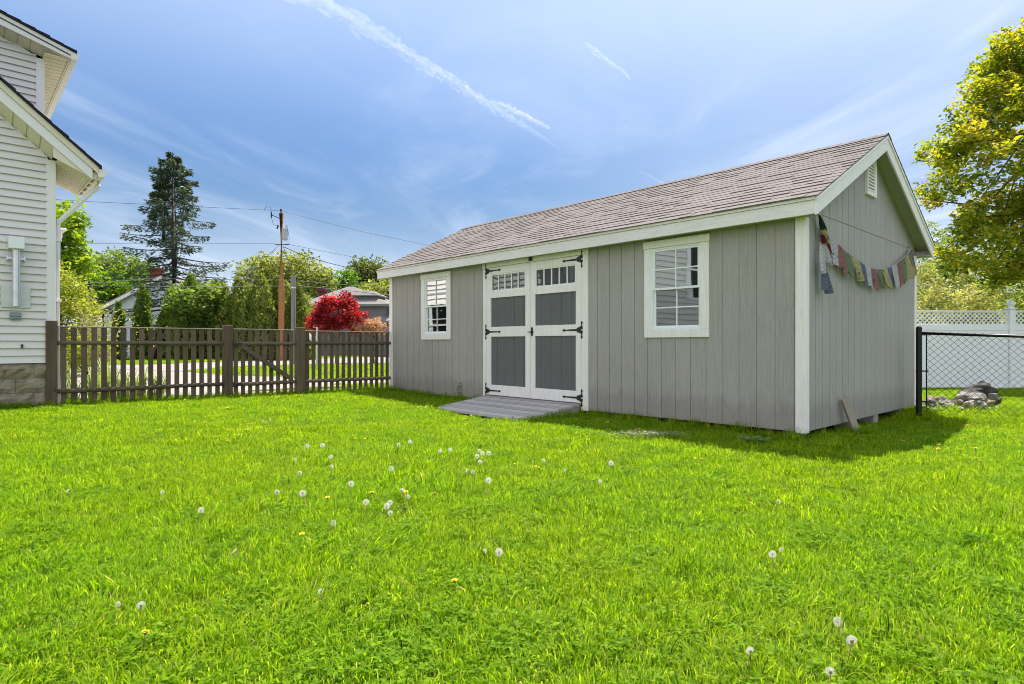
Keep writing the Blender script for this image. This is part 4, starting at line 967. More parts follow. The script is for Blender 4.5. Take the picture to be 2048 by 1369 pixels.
for u, y, vt, hw, mk, lab in ((237, 39, 606, 9, 'arbor', 'small dark arborvitae in front of the distant white house wall'), (284, 38.5, 572, 15, 'arbor', 'feathery pointed arborvitae hiding the white house gable'),
        (345, 39, 575, 26, 'arbor', 'rounded arborvitae right of the white house door'.replace(' right of', ' beside')), (382, 38, 552, 34, 'arbor', 'broad dark green arborvitae below the tall spruce'), (432, 38.5, 566, 34, 'arbor', 'dense green arborvitae behind the gate post'),
        (478, 38, 560, 34, 'arborlight', 'yellowish arborvitae behind the picket gate'), (520, 37.8, 552, 40, 'arborlight', 'tall pale arborvitae standing by the wooden utility pole'), (556, 38.5, 556, 34, 'arborlight', 'pale arborvitae directly behind the wooden utility pole'), (592, 38, 570, 30, 'arborlight', 'pale arborvitae behind the grey pole')):
    x, yy, zz = gnd(u, y); zt = 1 - (vt - VH) * y / F; arborvitae(lab, (x, yy, zz), zt - zz, hw * y / F * 1.25, LEAF[mk], 6500 if hw > 22 else 3000, .22)
tree('hedge_shrub', 'soft light green bush filling the hedge between dark and pale arborvitae', gnd(430, 40), [lob(405, 615, 40, 50, 44, .9), lob(460, 625, 40, 50, 44, .9)], 70, 90, .19, LEAF['bright'], .06, .5, cat='shrub', fork=.02)
tree('hedge_shrub', 'soft pale bush filling the hedge behind gate and pole', gnd(540, 40), [lob(505, 620, 40, 50, 50, .9), lob(575, 615, 40, 46, 52, .9)], 80, 90, .19, LEAF['pale'], .06, .5, cat='shrub', fork=.02)
tree('willow_tree', 'pale airy willow-like tree behind the utility pole', gnd(560, 62), [lob(520, 560, 62, 50, 46), lob(600, 565, 62, 55, 48), lob(560, 545, 62, 48, 36), lob(640, 575, 62, 26, 30)], 120, 75, .36, LEAF['pale'], .3, 1.2)
conifer('spruce_tree', 'small dark pointed spruce over the hedge top', gnd(502, 52), 7.6, 1.1, LEAF['spruce'], 30, 40, .3)
conifer('pine_tree', 'dark pine top behind the hip roof trees', gnd(702, 80), 11.5, 2.6, LEAF['pine'], 30, 50, .6, .2)
tree('broadleaf_tree', 'rounded bright green tree behind the grey house roof', gnd(708, 66), [lob(708, 585, 66, 38, 42), lob(690, 605, 66, 30, 34)], 75, 70, .42, LEAF['bright'], .25, 1.1)
tree('broadleaf_tree', 'tall olive tree above the bright round one', gnd(735, 74), [lob(735, 545, 74, 28, 30), lob(745, 575, 74, 34, 30)], 70, 70, .45, LEAF['olive'], .25, 1.2)
tree('broadleaf_tree', 'pale yellow-green tree beside the shed corner', gnd(762, 62), [lob(760, 600, 62, 34, 40), lob(790, 610, 62, 40, 46), lob(820, 600, 62, 40, 46)], 90, 60, .4, LEAF['pale'], .2, 1.1)
conifer('spruce_tree', 'little blue-green spruce beside the lower roof', gnd(769, 56), 4.2, 1.1, LEAF['spruce'], 34, 50, .3)
conifer('spruce_tree', 'thin spruce tip just below the shed eave', gnd(776, 85), 9.4, 1.3, LEAF['spruce'], 30, 40, .45)
tree('red_maple', 'crimson Japanese maple glowing in the sun over the fence'.replace('Japanese ', ''), gnd(674, 30), [lob(674, 625, 30, 42, 32, 1.0), lob(645, 645, 30, 30, 22, .8), lob(704, 640, 30, 30, 28, .8), lob(690, 605, 30, 20, 16, .6)], 150, 62, .14, LEAF['red'], .09, .26, cat='tree', fork=.05, up=.5, tvar=.8)
tree('flowering_shrub', 'pinkish cream shrub beside the red maple', gnd(748, 30), [lob(748, 655, 30, 24, 16, .6), lob(725, 650, 30, 22, 15, .6)], 50, 50, .10, LEAF['pink'], .05, .22, cat='shrub', fork=.05)
# woods closing the view where the photo shows none (behind the shed and house)
for i in range(16):
    u = 840 + i * 62; y = 70 + 12 * math.sin(i * 2.1); tree('broadleaf_tree', ('%s tree of the wood behind the shed, counted from its far end' % ('first second third fourth fifth sixth seventh eighth ninth tenth eleventh twelfth thirteenth fourteenth fifteenth sixteenth'.split()[i])), gnd(u, y), [lob(u, 640, y, 70, 46), lob(u + 30, 650, y, 50, 46)], 30, 40, .7, LEAF[('mid', 'bright', 'olive')[i % 3]], .25, 1.5, limbs=6)
# ---------------------------------------------------------------- right side: copper-green tree and the bank
p = at(2230, 330, 14.5)
tree('copper_leaf_tree', 'big tree with sunlit yellow and copper tinged leaves behind the white fence', gnd(2290, 15), [lob(2080, 330, 14.6, 215, 120, 2.4), lob(2150, 190, 15, 200, 130, 2.2), lob(2110, 110, 15, 130, 80, 1.6), lob(2050, 470, 14.2, 150, 95, 1.8), lob(2240, 420, 15, 220, 190, 2.4), lob(2130, 90, 15, 110, 70, 1.4), lob(1960, 520, 14, 62, 60, .8), lob(1915, 330, 14.2, 52, 60, .7), lob(1990, 220, 14.5, 80, 70, 1.0), lob(2060, 90, 15, 60, 46, .9)], 620, 110, .125, LEAF['copper'], .22, .32, limbs=70, aspect=.48, up=.45, bark=BARKD, tvar=.8)
k = 0
for u, y, vt, hw, mk, nm in ((1835, 21, 530, 50, 'bank', 'pale leafy shrub just past the shed wall above lattice'), (1880, 19, 560, 42, 'bank', 'dusty pale shrub with brownish shade low behind the lattice'), (1925, 20, 560, 46, 'bank', 'pale shrub under the copper tree boughs'), (1965, 18.5, 575, 44, 'bank', 'pinkish pale shrub beside the finial post'),
        (2010, 20, 545, 52, 'bankgreen', 'bright green shrub behind the finial post'), (2070, 20, 540, 60, 'bankgreen', 'bright shrub at the photo edge behind the lattice'), (1860, 27, 480, 52, 'bankgreen', 'soft green bush up the bank beside the shed roof'), (1905, 28, 500, 60, 'bank', 'cream-green bush high on the bank'), (1990, 28, 490, 70, 'bankgreen', 'leafy bush high on the bank behind the copper boughs'), (2080, 27, 480, 70, 'bank', 'bush high on the bank at the photo edge'), (1840, 34, 440, 60, 'bankgreen', 'topmost bush of the bank beside the shed roof'), (1950, 36, 430, 80, 'mid', 'dark bush crowning the bank')):
    x, yy, zz = gnd(u, y); zt = 1 - (vt - VH) * y / F; h = max(.6, zt - zz); r = hw * y / F
    tree('bank_shrub', nm, (x, yy, zz), [(x, yy, zz + h * .5, r, r * .8, h * .5), (x + r * .6, yy, zz + h * .38, r * .7, r * .6, h * .4), (x - r * .6, yy + .2, zz + h * .36, r * .7, r * .6, h * .4)], 75, 75, .10 + .002 * (y - 18), LEAF[mk], .05, .34, 'shrubs on the bank behind the white fence', cat='shrub', fork=.02, limbs=16)
# ================================================================ distant houses, poles and wires
WH = mat_plain('pale_shingle_wall', (.55, .60, .66), .8, .06, 4); RG = mat_plain('grey_roof', (.21, .195, .195), .95, .15, 6, .1, bump=.4); BRK = mat_plain('red_brick', (.20, .05, .035), .9, .25, 14, .1)
GRW = mat_plain('grey_house_wall', (.165, .17, .18), .8, .1, 3)
HA_S = 1.2
hA = thing('distant_house', 'small pale gabled house with red brick chimney half hidden by arborvitae', 'house', (-28.6, 50.3, 0), R(8))
m = MB(); m.hexa([(-3.9, 0, -.3), (3.6, 0, -.3), (3.6, 7, -.3), (-3.9, 7, -.3), (-3.9, 0, 3.4), (3.6, 0, 3.4), (3.6, 7, 3.4), (-3.9, 7, 3.4)]); m.prism([(-3.9, 3.4), (3.6, 3.4), (-.1, 5.55)], lambda x, z: (x, .001, z), lambda x, z: (x, 7, z))
for i in range(26): m.box(-3.92, 3.62, -.012, .0, .2 + i * .19, .212 + i * .19) if .2 + i * .19 < 3.3 else None
m.build('wall', WH, hA)
m = MB()
for s in (-1, 1): m.hexa([(-.1, -.3, 5.55), (-.1, 7.3, 5.55), (-.1 + s * 4.1, 7.3, 3.2), (-.1 + s * 4.1, -.3, 3.2), (-.1, -.3, 5.72), (-.1, 7.3, 5.72), (-.1 + s * 4.1, 7.3, 3.37), (-.1 + s * 4.1, -.3, 3.37)])
rf_ = m.build('roof', RG, hA); m = MB(); m.box(-1.6, -.9, 1.2, 1.9, 4.4, 6.25); m.box(-1.66, -.84, 1.14, 1.96, 6.1, 6.2); m.build('chimney', BRK, rf_)
m = MB()
for s in (-1, 1): m.hexa([(-.1, -.33, 5.38), (-.1 + s * 4.1, -.33, 3.03), (-.1 + s * 4.1, -.3, 3.03), (-.1, -.3, 5.38), (-.1, -.33, 5.62), (-.1 + s * 4.1, -.33, 3.27), (-.1 + s * 4.1, -.3, 3.27), (-.1, -.3, 5.62)])
m.build('bargeboard', MS['housetrim'], hA)
m = MB(); m.box(-.6, .5, -.05, .02, .9, 2.2); m.build('window', mat_plain('far_glass', (.03, .035, .04), .2, .1), hA)
m = MB(); m.box(.4, 2.4, -1.6, -.05, 2.72, 2.95); m.hexa([(.3, -1.7, 2.96), (2.5, -1.7, 2.96), (2.5, .1, 3.0), (.3, .1, 3.0), (.4, -1.6, 3.02), (2.4, -1.6, 3.02), (2.3, .05, 3.65), (.5, .05, 3.65)]); m.build('porch_roof', WH, hA)
m = MB(); m.box(.42, 2.38, -1.62, -1.58, 2.55, 2.72); m.build('porch_beam', mat_plain('tan_beam', (.5, .33, .14), .7), hA)
m = MB(); m.box(2.2, 2.36, -1.6, -1.4, -.2, 2.54); m.build('porch_post', MS['housetrim'], hA)
m = MB(); m.box(1.05, 1.9, -.06, -.01, .1, 2.15); m.build('door', mat_plain('brown_door', (.22, .08, .04), .6), hA)
hA.scale = (HA_S, HA_S, HA_S)
hB = thing('distant_house', 'dark grey hip-roofed house with dormer, skylight and chimney behind the red maple', 'house', (-13.4, 49, 0), R(-6))
m = MB(); m.box(-3.6, 3.2, 0, 6.5, -.3, 4.1); m.box(2.2, 8, -.6, 5.5, -.3, 2.75); m.build('wall', GRW, hB)
m = MB(); e = .35
def hip(x0, x1, y0, y1, z0, z1, rx0, rx1, ry):
    a, b, c, d = (x0, y0, z0), (x1, y0, z0), (x1, y1, z0), (x0, y1, z0); p, q = (rx0, ry, z1), (rx1, ry, z1)
    m.face([a, b, q, p]); m.face([b, c, q]); m.face([c, d, p, q]); m.face([d, a, p])
    m.box(x0, x1, y0, y1, z0 - .18, z0 - .001)
hip(-4.0, 3.7, -.4, 6.9, 4.2, 5.95, -1.1, -.6, 3.2); hip(2.0, 8.5, -1.0, 5.9, 2.85, 4.15, 3.9, 5.2, 3)
hr = m.build('roof', RG, hB); m = MB(); m.box(-3.35, -2.75, 2.2, 2.8, 3.9, 5.75); m.box(-3.45, -2.65, 2.1, 2.9, 5.5, 5.8); m.build('chimney', mat_plain('dark_brick', (.12, .045, .04), .9, .3, 14), hr)
m = MB(); m.box(.3, 2.3, .6, 3, 4.4, 5.0); m.build('dormer', GRW, hB); m = MB(); m.hexa([(.1, .35, 5.0), (2.5, .35, 5.0), (2.5, 3.2, 5.0), (.1, 3.2, 5.0), (1.0, 1.0, 5.42), (1.6, 1.0, 5.42), (1.6, 3.1, 5.42), (1.0, 3.1, 5.42)]); m.box(.08, 2.52, .33, 3.2, 4.9, 4.999); m.build('dormer_roof', RG, hB)
m = MB(); Pz = lambda x, y: 2.85 + (y + 1.0) * 1.3 / 4.0; m.hexa([(4.4, .6, Pz(0, .6) + .02), (5.6, .6, Pz(0, .6) + .02), (5.3, 1.6, Pz(0, 1.6) + .02), (4.1, 1.6, Pz(0, 1.6) + .02), (4.4, .6, Pz(0, .6) + .14), (5.6, .6, Pz(0, .6) + .14), (5.3, 1.6, Pz(0, 1.6) + .14), (4.1, 1.6, Pz(0, 1.6) + .14)]); m.build('skylight', mat_plain('skylight_glass', (.75, .78, .8), .15), hB)
m = MB(); m.box(-3.4, -2.6, -.03, .01, 1.0, 2.4); m.build('window', MS['vinyl'], hB)
pb = at(562, 712, 36); pole = thing('utility_pole', 'tall brown wooden utility pole carrying a grey transformer can', 'utility pole', (pb.x, 36, .2))
m = MB(); m.tube([(0, 0, -.6), (.03, 0, 4), (.02, 0, 8.55)], [.185, .165, .125], 12); m.build('pole', mat_wood_bare('pole_wood', (.26, .11, .04), (.46, .23, .10), 'z'), pole, smooth=True)
m = MB(); m.tube([(.27, -.1, 6.95), (.27, -.1, 7.02), (.27, -.1, 7.62), (.27, -.1, 7.68)], [.14, .165, .165, .12], 14); m.tube([(.36, -.1, 7.66), (.36, -.1, 7.86)], .045, 8); m.box(.1, .2, -.14, -.06, 7.1, 7.5); m.build('transformer', mat_plain('transformer_grey', (.36, .41, .44), .5), pole)
m = MB(); m.tube([(0, 0, 8.5), (0, 0, 8.75)], [.03, .05], 8); m.sphere((0, 0, 8.78), .06); m.build('insulator', MS['iron'], pole)
m = MB(); m.tube([(-.05, 0, 8.25), (-.55, -.05, 8.45)], .025, 6); m.tube([(-.55, -.05, 8.3), (-.55, -.05, 8.6)], .045, 8); m.tube([(-.55, -.05, 8.6), (-.62, 0, 8.9), (-.85, 0, 9.0), (-1.0, 0, 8.75)], .014, 5); m.tube([(-.55, -.05, 8.3), (-.45, 0, 7.9), (-.1, 0, 7.75)], .012, 5); m.build('cutout_switch', MS['iron'], pole)
m = MB(); m.tube([(-.15, -.05, 7.85), (-.22, -.05, 7.62)], .04, 6); m.tube([(.42, -.1, 7.7), (.5, -.05, 7.1), (.48, 0, 6.75), (.2, 0, 6.7)], .012, 5); m.box(-.35, .5, -.02, .02, 6.68, 6.72); m.build('bracket', MS['iron'], pole)
pg = at(587, 690, 30); gp = thing('grey_pole', 'short weathered grey pole standing beside the utility pole', 'pole', (pg.x, 30, 0))
m = MB(); m.tube([(0, 0, -.4), (0, 0, 4.42)], [.13, .105], 10); m.build('pole', mat_plain('grey_wood', (.22, .215, .205), .9, .2, 8, stretch=(1, 1, .1)), gp); m = MB(); m.tube([(0, 0, 3.75), (0, 0, 3.82)], .118, 10); m.build('band', MS['galv'], gp)
WIRE = mat_plain('wire', (.03, .03, .035), .6); WIREL = mat_plain('pale_cable', (.10, .10, .10), .8)
def wire(label, pts, r=.016, mat=None, sag=0):
    P = [at(u, v, y) for u, v, y in pts]; q = []
    for a, b in zip(P, P[1:]):
        for i in range(10): t = i / 10; w = a.lerp(b, t); w.z -= sag * 4 * t * (1 - t); q.append(w)
    q.append(P[-1]); m = MB(); m.tube(q, r, 4); o = m.build('power_line', mat or WIRE); return tag(o, label, 'wire')
wire('topmost power line crossing behind the spruce to the pole top', [(-40, 390, 30), (185, 404, 33), (562, 422, 36)], .010)
wire('power line running from the pole top down behind the shed roof', [(562, 422, 36), (600, 432, 37), (720, 463, 42), (900, 500, 52)], .011)
wire('middle power line from the house side to the pole bracket', [(-40, 486, 30), (165, 487, 32), (550, 487, 36)], .010)
wire('middle power line from the pole bracket towards the shed roof', [(570, 488, 36), (720, 517, 43), (900, 552, 55)], .011)
wire('dark guy wire slanting from the pole down to the hedge', [(558, 491, 36), (500, 545, 33), (455, 588, 30)], .016)
wire('thick service cable from the pole to the grey house trees', [(567, 494, 36), (605, 511, 38), (660, 527, 41), (705, 538, 45)], .022)
wire('short cable dropping from the pole to the grey pole', [(567, 495, 36), (578, 525, 33), (588, 556, 30)], .016)
wire('upper pale telephone cable passing the spruce trunk', [(150, 570, 26), (290, 558, 30), (562, 560, 35.7)], .011, WIREL)
wire('lower pale telephone cable passing in front of the red chimney', [(-30, 573, 24), (165, 572, 26), (400, 574, 30), (562, 573, 35.7)], .012, WIREL)
wire('pale telephone cable from the utility pole past the grey house dormer', [(562, 560, 35.7), (680, 569, 38), (790, 580, 42), (860, 587, 45)], .016, WIREL)
wire('grey telephone cable running past the grey house chimney towards the shed', [(562, 573, 35.7), (588, 571, 30.2), (700, 582, 34), (860, 600, 40)], .018, WIREL)
o = wire('slack drop wire from the grey pole to the grey house eave', [(588, 560, 30), (604, 594, 34), (622, 612, 46)], .012)
sp_ = thing('sign_post', 'grey metal post with a small white plate behind the pickets by the gate', 'post', gnd(634, 26))
m = MB(); m.tube([(0, 0, -.2), (0, 0, 1.75)], .045, 8); m.build('post', MS['galv'], sp_); m = MB(); m.hexa([(-.34, -.02, 1.25), (-.22, -.02, 1.1), (-.22, .02, 1.1), (-.34, .02, 1.25), (-.36, -.02, 1.52), (-.24, -.02, 1.38), (-.24, .02, 1.38), (-.36, .02, 1.52)]); m.build('plate', MS['vinyl'], sp_); m = MB(); m.tube([(-.3, 0, 1.3), (0, 0, 1.3)], .02, 6); m.build('bracket', MS['galv'], sp_)
# ================================================================ rock pile behind the chain-link fence
ROCK = []
for i, c in enumerate(((.40, .375, .34), (.27, .255, .245), (.36, .275, .21), (.095, .09, .088))):
    m = NT('field_stone_%d' % i); n = m.noise(m.coord(), 6, 6, .65); n2 = m.noise(m.coord(), 40, 3)
    ROCK.append(m.fin(m.bsdf(m.mix(.3, m.ramp(n, [(.3, mul(c, .55)), (.6, c), (.8, mul(c, 1.25))]), m.ramp(n2, [(.3, mul(c, .6)), (.7, mul(c, 1.3))])), .9, .15, 0, m.bump(n, .8, .03))))
def rock(label, u, v, y, sx, sz, k, sy=None, tilt=0):
    c = at(u, v, y); bm = bmesh.new(); bmesh.ops.create_icosphere(bm, subdivisions=3, radius=1); sd = random.random() * 50
    cuts = [(Vector((random.gauss(0, 1), random.gauss(0, 1), random.gauss(0, 1))).normalized(), random.uniform(.5, .88)) for _ in range(11)]
    for w in bm.verts:
        p = w.co.copy()
        for nrm, d in cuts:
            s = p.dot(nrm)
            if s > d: p -= nrm * (s - d)
        w.co = p * (1 + .02 * math.sin(p.x * 7 + sd) * math.sin(p.y * 6 + sd))
    me = bpy.data.meshes.new('stone'); bm.to_mesh(me); bm.free(); me.materials.append(ROCK[k]); o = bpy.data.objects.new('stone', me); COL.objects.link(o)
    o.location = c; o.scale = (sx, sy or sx * .8, sz); o.rotation_euler = (R(random.uniform(-8, 8)), R(tilt), random.uniform(-.4, .4)); tag(o, label, 'stone', 'stones of the rock pile behind the chain-link fence')
for a in (('pale stone at the post end of the rock pile', 1857, 808, 9.3, .10, .08, 0), ('tan upright stone near the fence post in the pile', 1862, 800, 9.5, .09, .085, 2), ('grey stone low by the fence post', 1853, 816, 9.2, .09, .06, 0), ('tan stone second from the post along the pile top', 1880, 798, 9.5, .10, .06, 2),
          ('flat pale stone in the low middle of the pile', 1888, 806, 9.3, .10, .06, 0), ('broad pale slab at the front of the pile middle', 1897, 813, 9.15, .14, .05, 0), ('grey stone wedged before the big stones', 1909, 806, 9.3, .10, .06, 1), ('large rounded pale stone left of the pile crest'.replace(' left of', ' beside'), 1925, 798, 9.4, .13, .12, 0),
          ('big light grey boulder in the pile centre', 1950, 796, 9.25, .17, .10, 1), ('smooth pale boulder at the pile foot', 1951, 812, 9.1, .16, .085, 0), ('rust-tinted flat stone at the pile flank', 1976, 806, 9.3, .13, .05, 2), ('dark flat slab bridging the upper pile', 1943, 785, 9.6, .20, .045, 3), ('dark slab tilted at the pile crest', 1957, 774, 9.7, .17, .05, 3, None, -16), ('dark pointed stone topping the pile', 1964, 771, 9.8, .09, .08, 3, None, 12),
          ('dark stone sloping down the far flank', 1978, 785, 9.7, .16, .10, 3, None, 14), ('blackish stone in the shade at the pile foot', 1970, 824, 9.1, .15, .08, 3), ('dark stone buried in the pile middle', 1935, 806, 9.6, .24, .14, 3), ('dark stone at the far end of the pile', 1990, 802, 9.6, .14, .09, 3), ('small pale stone in the grass before the pile', 1918, 818, 9.05, .08, .045, 0), ('low dark stone between pile and grass', 1880, 820, 9.1, .13, .04, 3), ('flat grey stone on the near shoulder of the pile', 1930, 788, 9.5, .12, .045, 1), ('thin pale flake leaning on the centre boulder', 1966, 798, 9.2, .07, .06, 0), ('small tan stone in front of the centre boulder', 1934, 815, 9.05, .06, .04, 2), ('grey chip lying between post and pile', 1872, 812, 9.15, .06, .045, 1), ('dark stone under the pile crest', 1952, 782, 9.65, .16, .07, 3), ('jagged grey stone at the far shoulder', 1985, 794, 9.5, .10, .07, 1)):
    rock(*a)
for i in range(26):
    t = random.random(); rock('small rubble stone lying loose along the foot of the rock pile', 1850 + 148 * t + random.gauss(0, 3), 819 - random.uniform(0, 14 + 16 * math.sin(t * 3.1)), 9.0 + random.uniform(-.02, .1), random.uniform(.035, .075), random.uniform(.02, .045), random.choice((0, 0, 1, 2, 3)))
# ================================================================ grass
def mat_grass():
    m = NT('grass_blade'); t = m.attr('tint'); geo = m.n('ShaderNodeNewGeometry'); mp = m.n('ShaderNodeMapping'); m.l(geo.outputs['Position'], mp.inputs['Vector'])
    big = m.noise(mp.outputs[0], .55, 4, .6); fine = m.noise(mp.outputs[0], 3.2, 3)
    col = m.ramp(t, [(0, (.025, .075, .002)), (.45, (.155, .305, .007)), (.86, (.375, .525, .025)), (.93, (.30, .38, .05)), (1, (.50, .45, .22))])
    col = m.mix(m.ramp(big, [(.35, (0, 0, 0)), (.68, (.75, .75, .75))]), col, m.mix(1, col, (1.30, 1.05, .8), 'MULTIPLY'))
    col = m.mix(m.ramp(fine, [(.56, (0, 0, 0)), (.74, (.55, .55, .55))]), col, m.mix(1, col, (.72, .88, .95), 'MULTIPLY'))
    b = m.bsdf(col, .55, .1); tr = m.n('ShaderNodeBsdfTranslucent'); m.l(m.mix(1, col, (1.6, 1.65, .5), 'MULTIPLY'), tr.inputs['Color'])
    mx = m.n('ShaderNodeMixShader'); mx.inputs[0].default_value = .55; m.l(b, mx.inputs[1]); m.l(tr.outputs[0], mx.inputs[2]); return m.fin(mx.outputs[0])
GRASS = mat_grass(); TUFTS = []
def tuft(i, n, rad, h, wd, lean, lay=None, clover=0):
    a = RNG.uniform(0, 2 * math.pi, n); rr = rad * np.sqrt(RNG.uniform(0, 1, n)); base = np.stack([rr * np.cos(a), rr * np.sin(a), np.full(n, -.012)], 1)
    az = RNG.uniform(0, 2 * math.pi, n); ln = np.abs(RNG.normal(lean, .28, n)); hh = h * RNG.uniform(.45, 1.12, n) * (1 - .25 * (rr / rad) ** 2)
    d = np.stack([np.cos(az), np.sin(az), np.zeros(n)], 1) * ln[:, None]
    if lay is not None: d = d * .5 + np.array(lay)
    z = np.array([0, 0, 1.0]); fa = az + RNG.normal(math.pi / 2, .6, n); sd = np.stack([np.cos(fa), np.sin(fa), np.zeros(n)], 1) * (wd * RNG.uniform(.6, 1.35, n))[:, None] * .5
    m1 = base + (d * .28 + z * .52) * hh[:, None]; m2 = base + (d * .78 + z * .86) * hh[:, None]; tp = base + (d * 1.5 + z * (1.02 - .22 * np.minimum(ln, 1.6)[:, None])) * hh[:, None]
    V = np.stack([base - sd, base + sd, m1 - sd, m1 + sd, m2 - sd * .72, m2 + sd * .72, tp], 1).reshape(-1, 3); k = np.arange(n)[:, None] * 7
    T = np.clip(RNG.normal(.48, .25, n), 0, .86); T[RNG.uniform(size=n) < .05] = RNG.uniform(.92, 1)
    tris = np.concatenate([k + [0, 1, 3], k + [0, 3, 2], k + [2, 3, 5], k + [2, 5, 4], k + [4, 5, 6]], 1).reshape(-1, 3); TT = np.repeat(T, 5)
    if clover:
        c = clover * 3; ca = RNG.uniform(0, 6.28, clover); cr = rad * np.sqrt(RNG.uniform(0, 1, clover)); cc = np.stack([cr * np.cos(ca), cr * np.sin(ca), h * RNG.uniform(.45, .8, clover)], 1)
        VV = []; 
        for q in range(3):
            w = ca + q * 2.094; D = np.stack([np.cos(w), np.sin(w), RNG.normal(.1, .15, clover)], 1); S = np.stack([-np.sin(w), np.cos(w), np.zeros(clover)], 1); s = .012 * RNG.uniform(.7, 1.3, clover)[:, None]
            VV.append(np.stack([cc, cc + D * s * .7 + S * s * .55, cc + D * s * 1.25, cc + D * s * .7 - S * s * .55], 1).reshape(-1, 3))
        VV = np.concatenate(VV); k2 = np.arange(c)[:, None] * 4 + len(V); V = np.concatenate([V, VV]); t2 = np.concatenate([k2 + [0, 1, 2], k2 + [0, 2, 3]], 1).reshape(-1, 3); tris = np.concatenate([tris, t2]); TT = np.concatenate([TT, np.repeat(np.clip(RNG.normal(.38, .12, c), 0, .8), 2)])
    o = np_mesh('grass_tuft', V, tris, TT, GRASS); COL.objects.unlink(o); TUFTS.append(o); TCOL.objects.link(o)
TCOL = bpy.data.collections.new('grass_tufts')
for i in range(5): tuft(i, 230, .115, .054, .0030, .42)
for i in range(3): tuft(5 + i, 190, .115, .072, .0034, .42)
tuft(8, 150, .12, .070, .0036, .5, (.45, .2, 0)); tuft(9, 200, .12, .046, .0030, .5)
tuft(10, 80, .12, .05, .0042, .6, None, 26); tuft(11, 70, .12, .05, .0042, .6, None, 40)
TALL = bpy.data.collections.new('tall_tufts'); keep = TCOL; TCOL = TALL
for i in range(3): tuft(20 + i, 46, .07, .15, .0050, .35)
tuft(23, 30, .07, .21, .0048, .45); TCOL = keep
def scatter(name, pts, rot, scl, coll, idx_seed=0, tilt=None):
    me = bpy.data.meshes.new(name); n = len(pts); me.vertices.add(n); me.vertices.foreach_set('co', np.asarray(pts, np.float32).ravel())
    a = me.attributes.new('rot', 'FLOAT_VECTOR', 'POINT'); a.data.foreach_set('vector', np.asarray(rot, np.float32).ravel())
    a = me.attributes.new('scl', 'FLOAT_VECTOR', 'POINT'); a.data.foreach_set('vector', np.asarray(scl, np.float32).ravel())
    a = me.attributes.new('pick', 'INT', 'POINT'); a.data.foreach_set('value', RNG.integers(0, 1000, n).astype(np.int32))
    o = bpy.data.objects.new(name, me); COL.objects.link(o)
    ng = bpy.data.node_groups.new(name + '_nodes', 'GeometryNodeTree'); ng.interface.new_socket('Geometry', in_out='INPUT', socket_type='NodeSocketGeometry'); ng.interface.new_socket('Geometry', in_out='OUTPUT', socket_type='NodeSocketGeometry')
    gi = ng.nodes.new('NodeGroupInput'); go = ng.nodes.new('NodeGroupOutput'); ip = ng.nodes.new('GeometryNodeInstanceOnPoints'); ci = ng.nodes.new('GeometryNodeCollectionInfo')
    ci.inputs['Collection'].default_value = coll; ci.inputs['Separate Children'].default_value = True; ci.inputs['Reset Children'].default_value = True; ip.inputs['Pick Instance'].default_value = True
    def na(nm, ty):
        x = ng.nodes.new('GeometryNodeInputNamedAttribute'); x.data_type = ty; x.inputs['Name'].default_value = nm; return x.outputs['Attribute']
    e2r = ng.nodes.new('FunctionNodeEulerToRotation'); ng.links.new(na('rot', 'FLOAT_VECTOR'), e2r.inputs[0]); ng.links.new(e2r.outputs[0], ip.inputs['Rotation'])
    ng.links.new(na('scl', 'FLOAT_VECTOR'), ip.inputs['Scale']); ng.links.new(na('pick', 'INT'), ip.inputs['Instance Index'])
    ng.links.new(gi.outputs[0], ip.inputs['Points']); ng.links.new(ci.outputs[0], ip.inputs['Instance']); ng.links.new(ip.outputs[0], go.inputs[0])
    md = o.modifiers.new('scatter', 'NODES'); md.node_group = ng; return tag(o, kind='stuff')
def local_shed(x, y): dx, dy = x - C0[0], y - C0[1]; return dx * E2[0] + dy * E2[1], dx * E1[0] + dy * E1[1]
def fence_o(x, y): dx, dy = x - FO[0], y - FO[1]; return dx * E2[0] + dy * E2[1], dx * E1[0] + dy * E1[1]
def ok_lawn(x, y, m=.03):
    b, a = local_shed(x, y); inshed = (b > .06) & (b < W - .05) & (a > .10) & (a < L - .06)
    inramp = (b > -1.22) & (b < 0) & (a > 3.03) & (a < 4.98)
    t, o = fence_o(x, y); behind = (o > .30) & (t < .1); hx, hy = x - H0[0], y - H0[1]; hb = hx * E2[0] + hy * E2[1]; ha = hx * E1[0] + hy * E1[1]; inh = (hb < .0) & (ha > -.03)
    return ~(inshed | inramp | behind | inh)
def field(n, x0, x1, y0, y1):
    x = RNG.uniform(x0, x1, n); y = RNG.uniform(y0, y1, n); return x, y
PX = []; PY = []
for y0, y1, dens in ((-.8, 3.2, 135), (3.2, 5.5, 110), (5.5, 8.5, 80), (8.5, 14.2, 55)):
    w0, w1 = -3.2 - y1 * .95, 3.2 + y1 * .95; st_ = dens ** -.5; gx_, gy_ = np.meshgrid(np.arange(w0, w1, st_), np.arange(y0, y1, st_)); x = gx_.ravel() + RNG.uniform(-.6, .6, gx_.size) * st_; y = gy_.ravel() + RNG.uniform(-.6, .6, gx_.size) * st_; k = (np.abs(x) < 3.2 + np.maximum(y, 0) * .95) & ok_lawn(x, y); PX.append(x[k]); PY.append(y[k])
X_ = np.concatenate(PX); Y_ = np.concatenate(PY); n = len(X_)
clump = .5 + .5 * np.sin(2.1 * X_ + 1.3 * np.sin(1.7 * Y_)) * np.sin(1.9 * Y_ + 1.1 * np.sin(1.3 * X_ + 2)) + RNG.normal(size=n) * .25
s = (.86 + .22 * np.clip(clump, -.3, 1.3)) * (1 + .018 * Y_)
scl = np.stack([s * RNG.uniform(.85, 1.2, n), s * RNG.uniform(.85, 1.2, n), s * RNG.uniform(.65, 1.15, n)], 1)
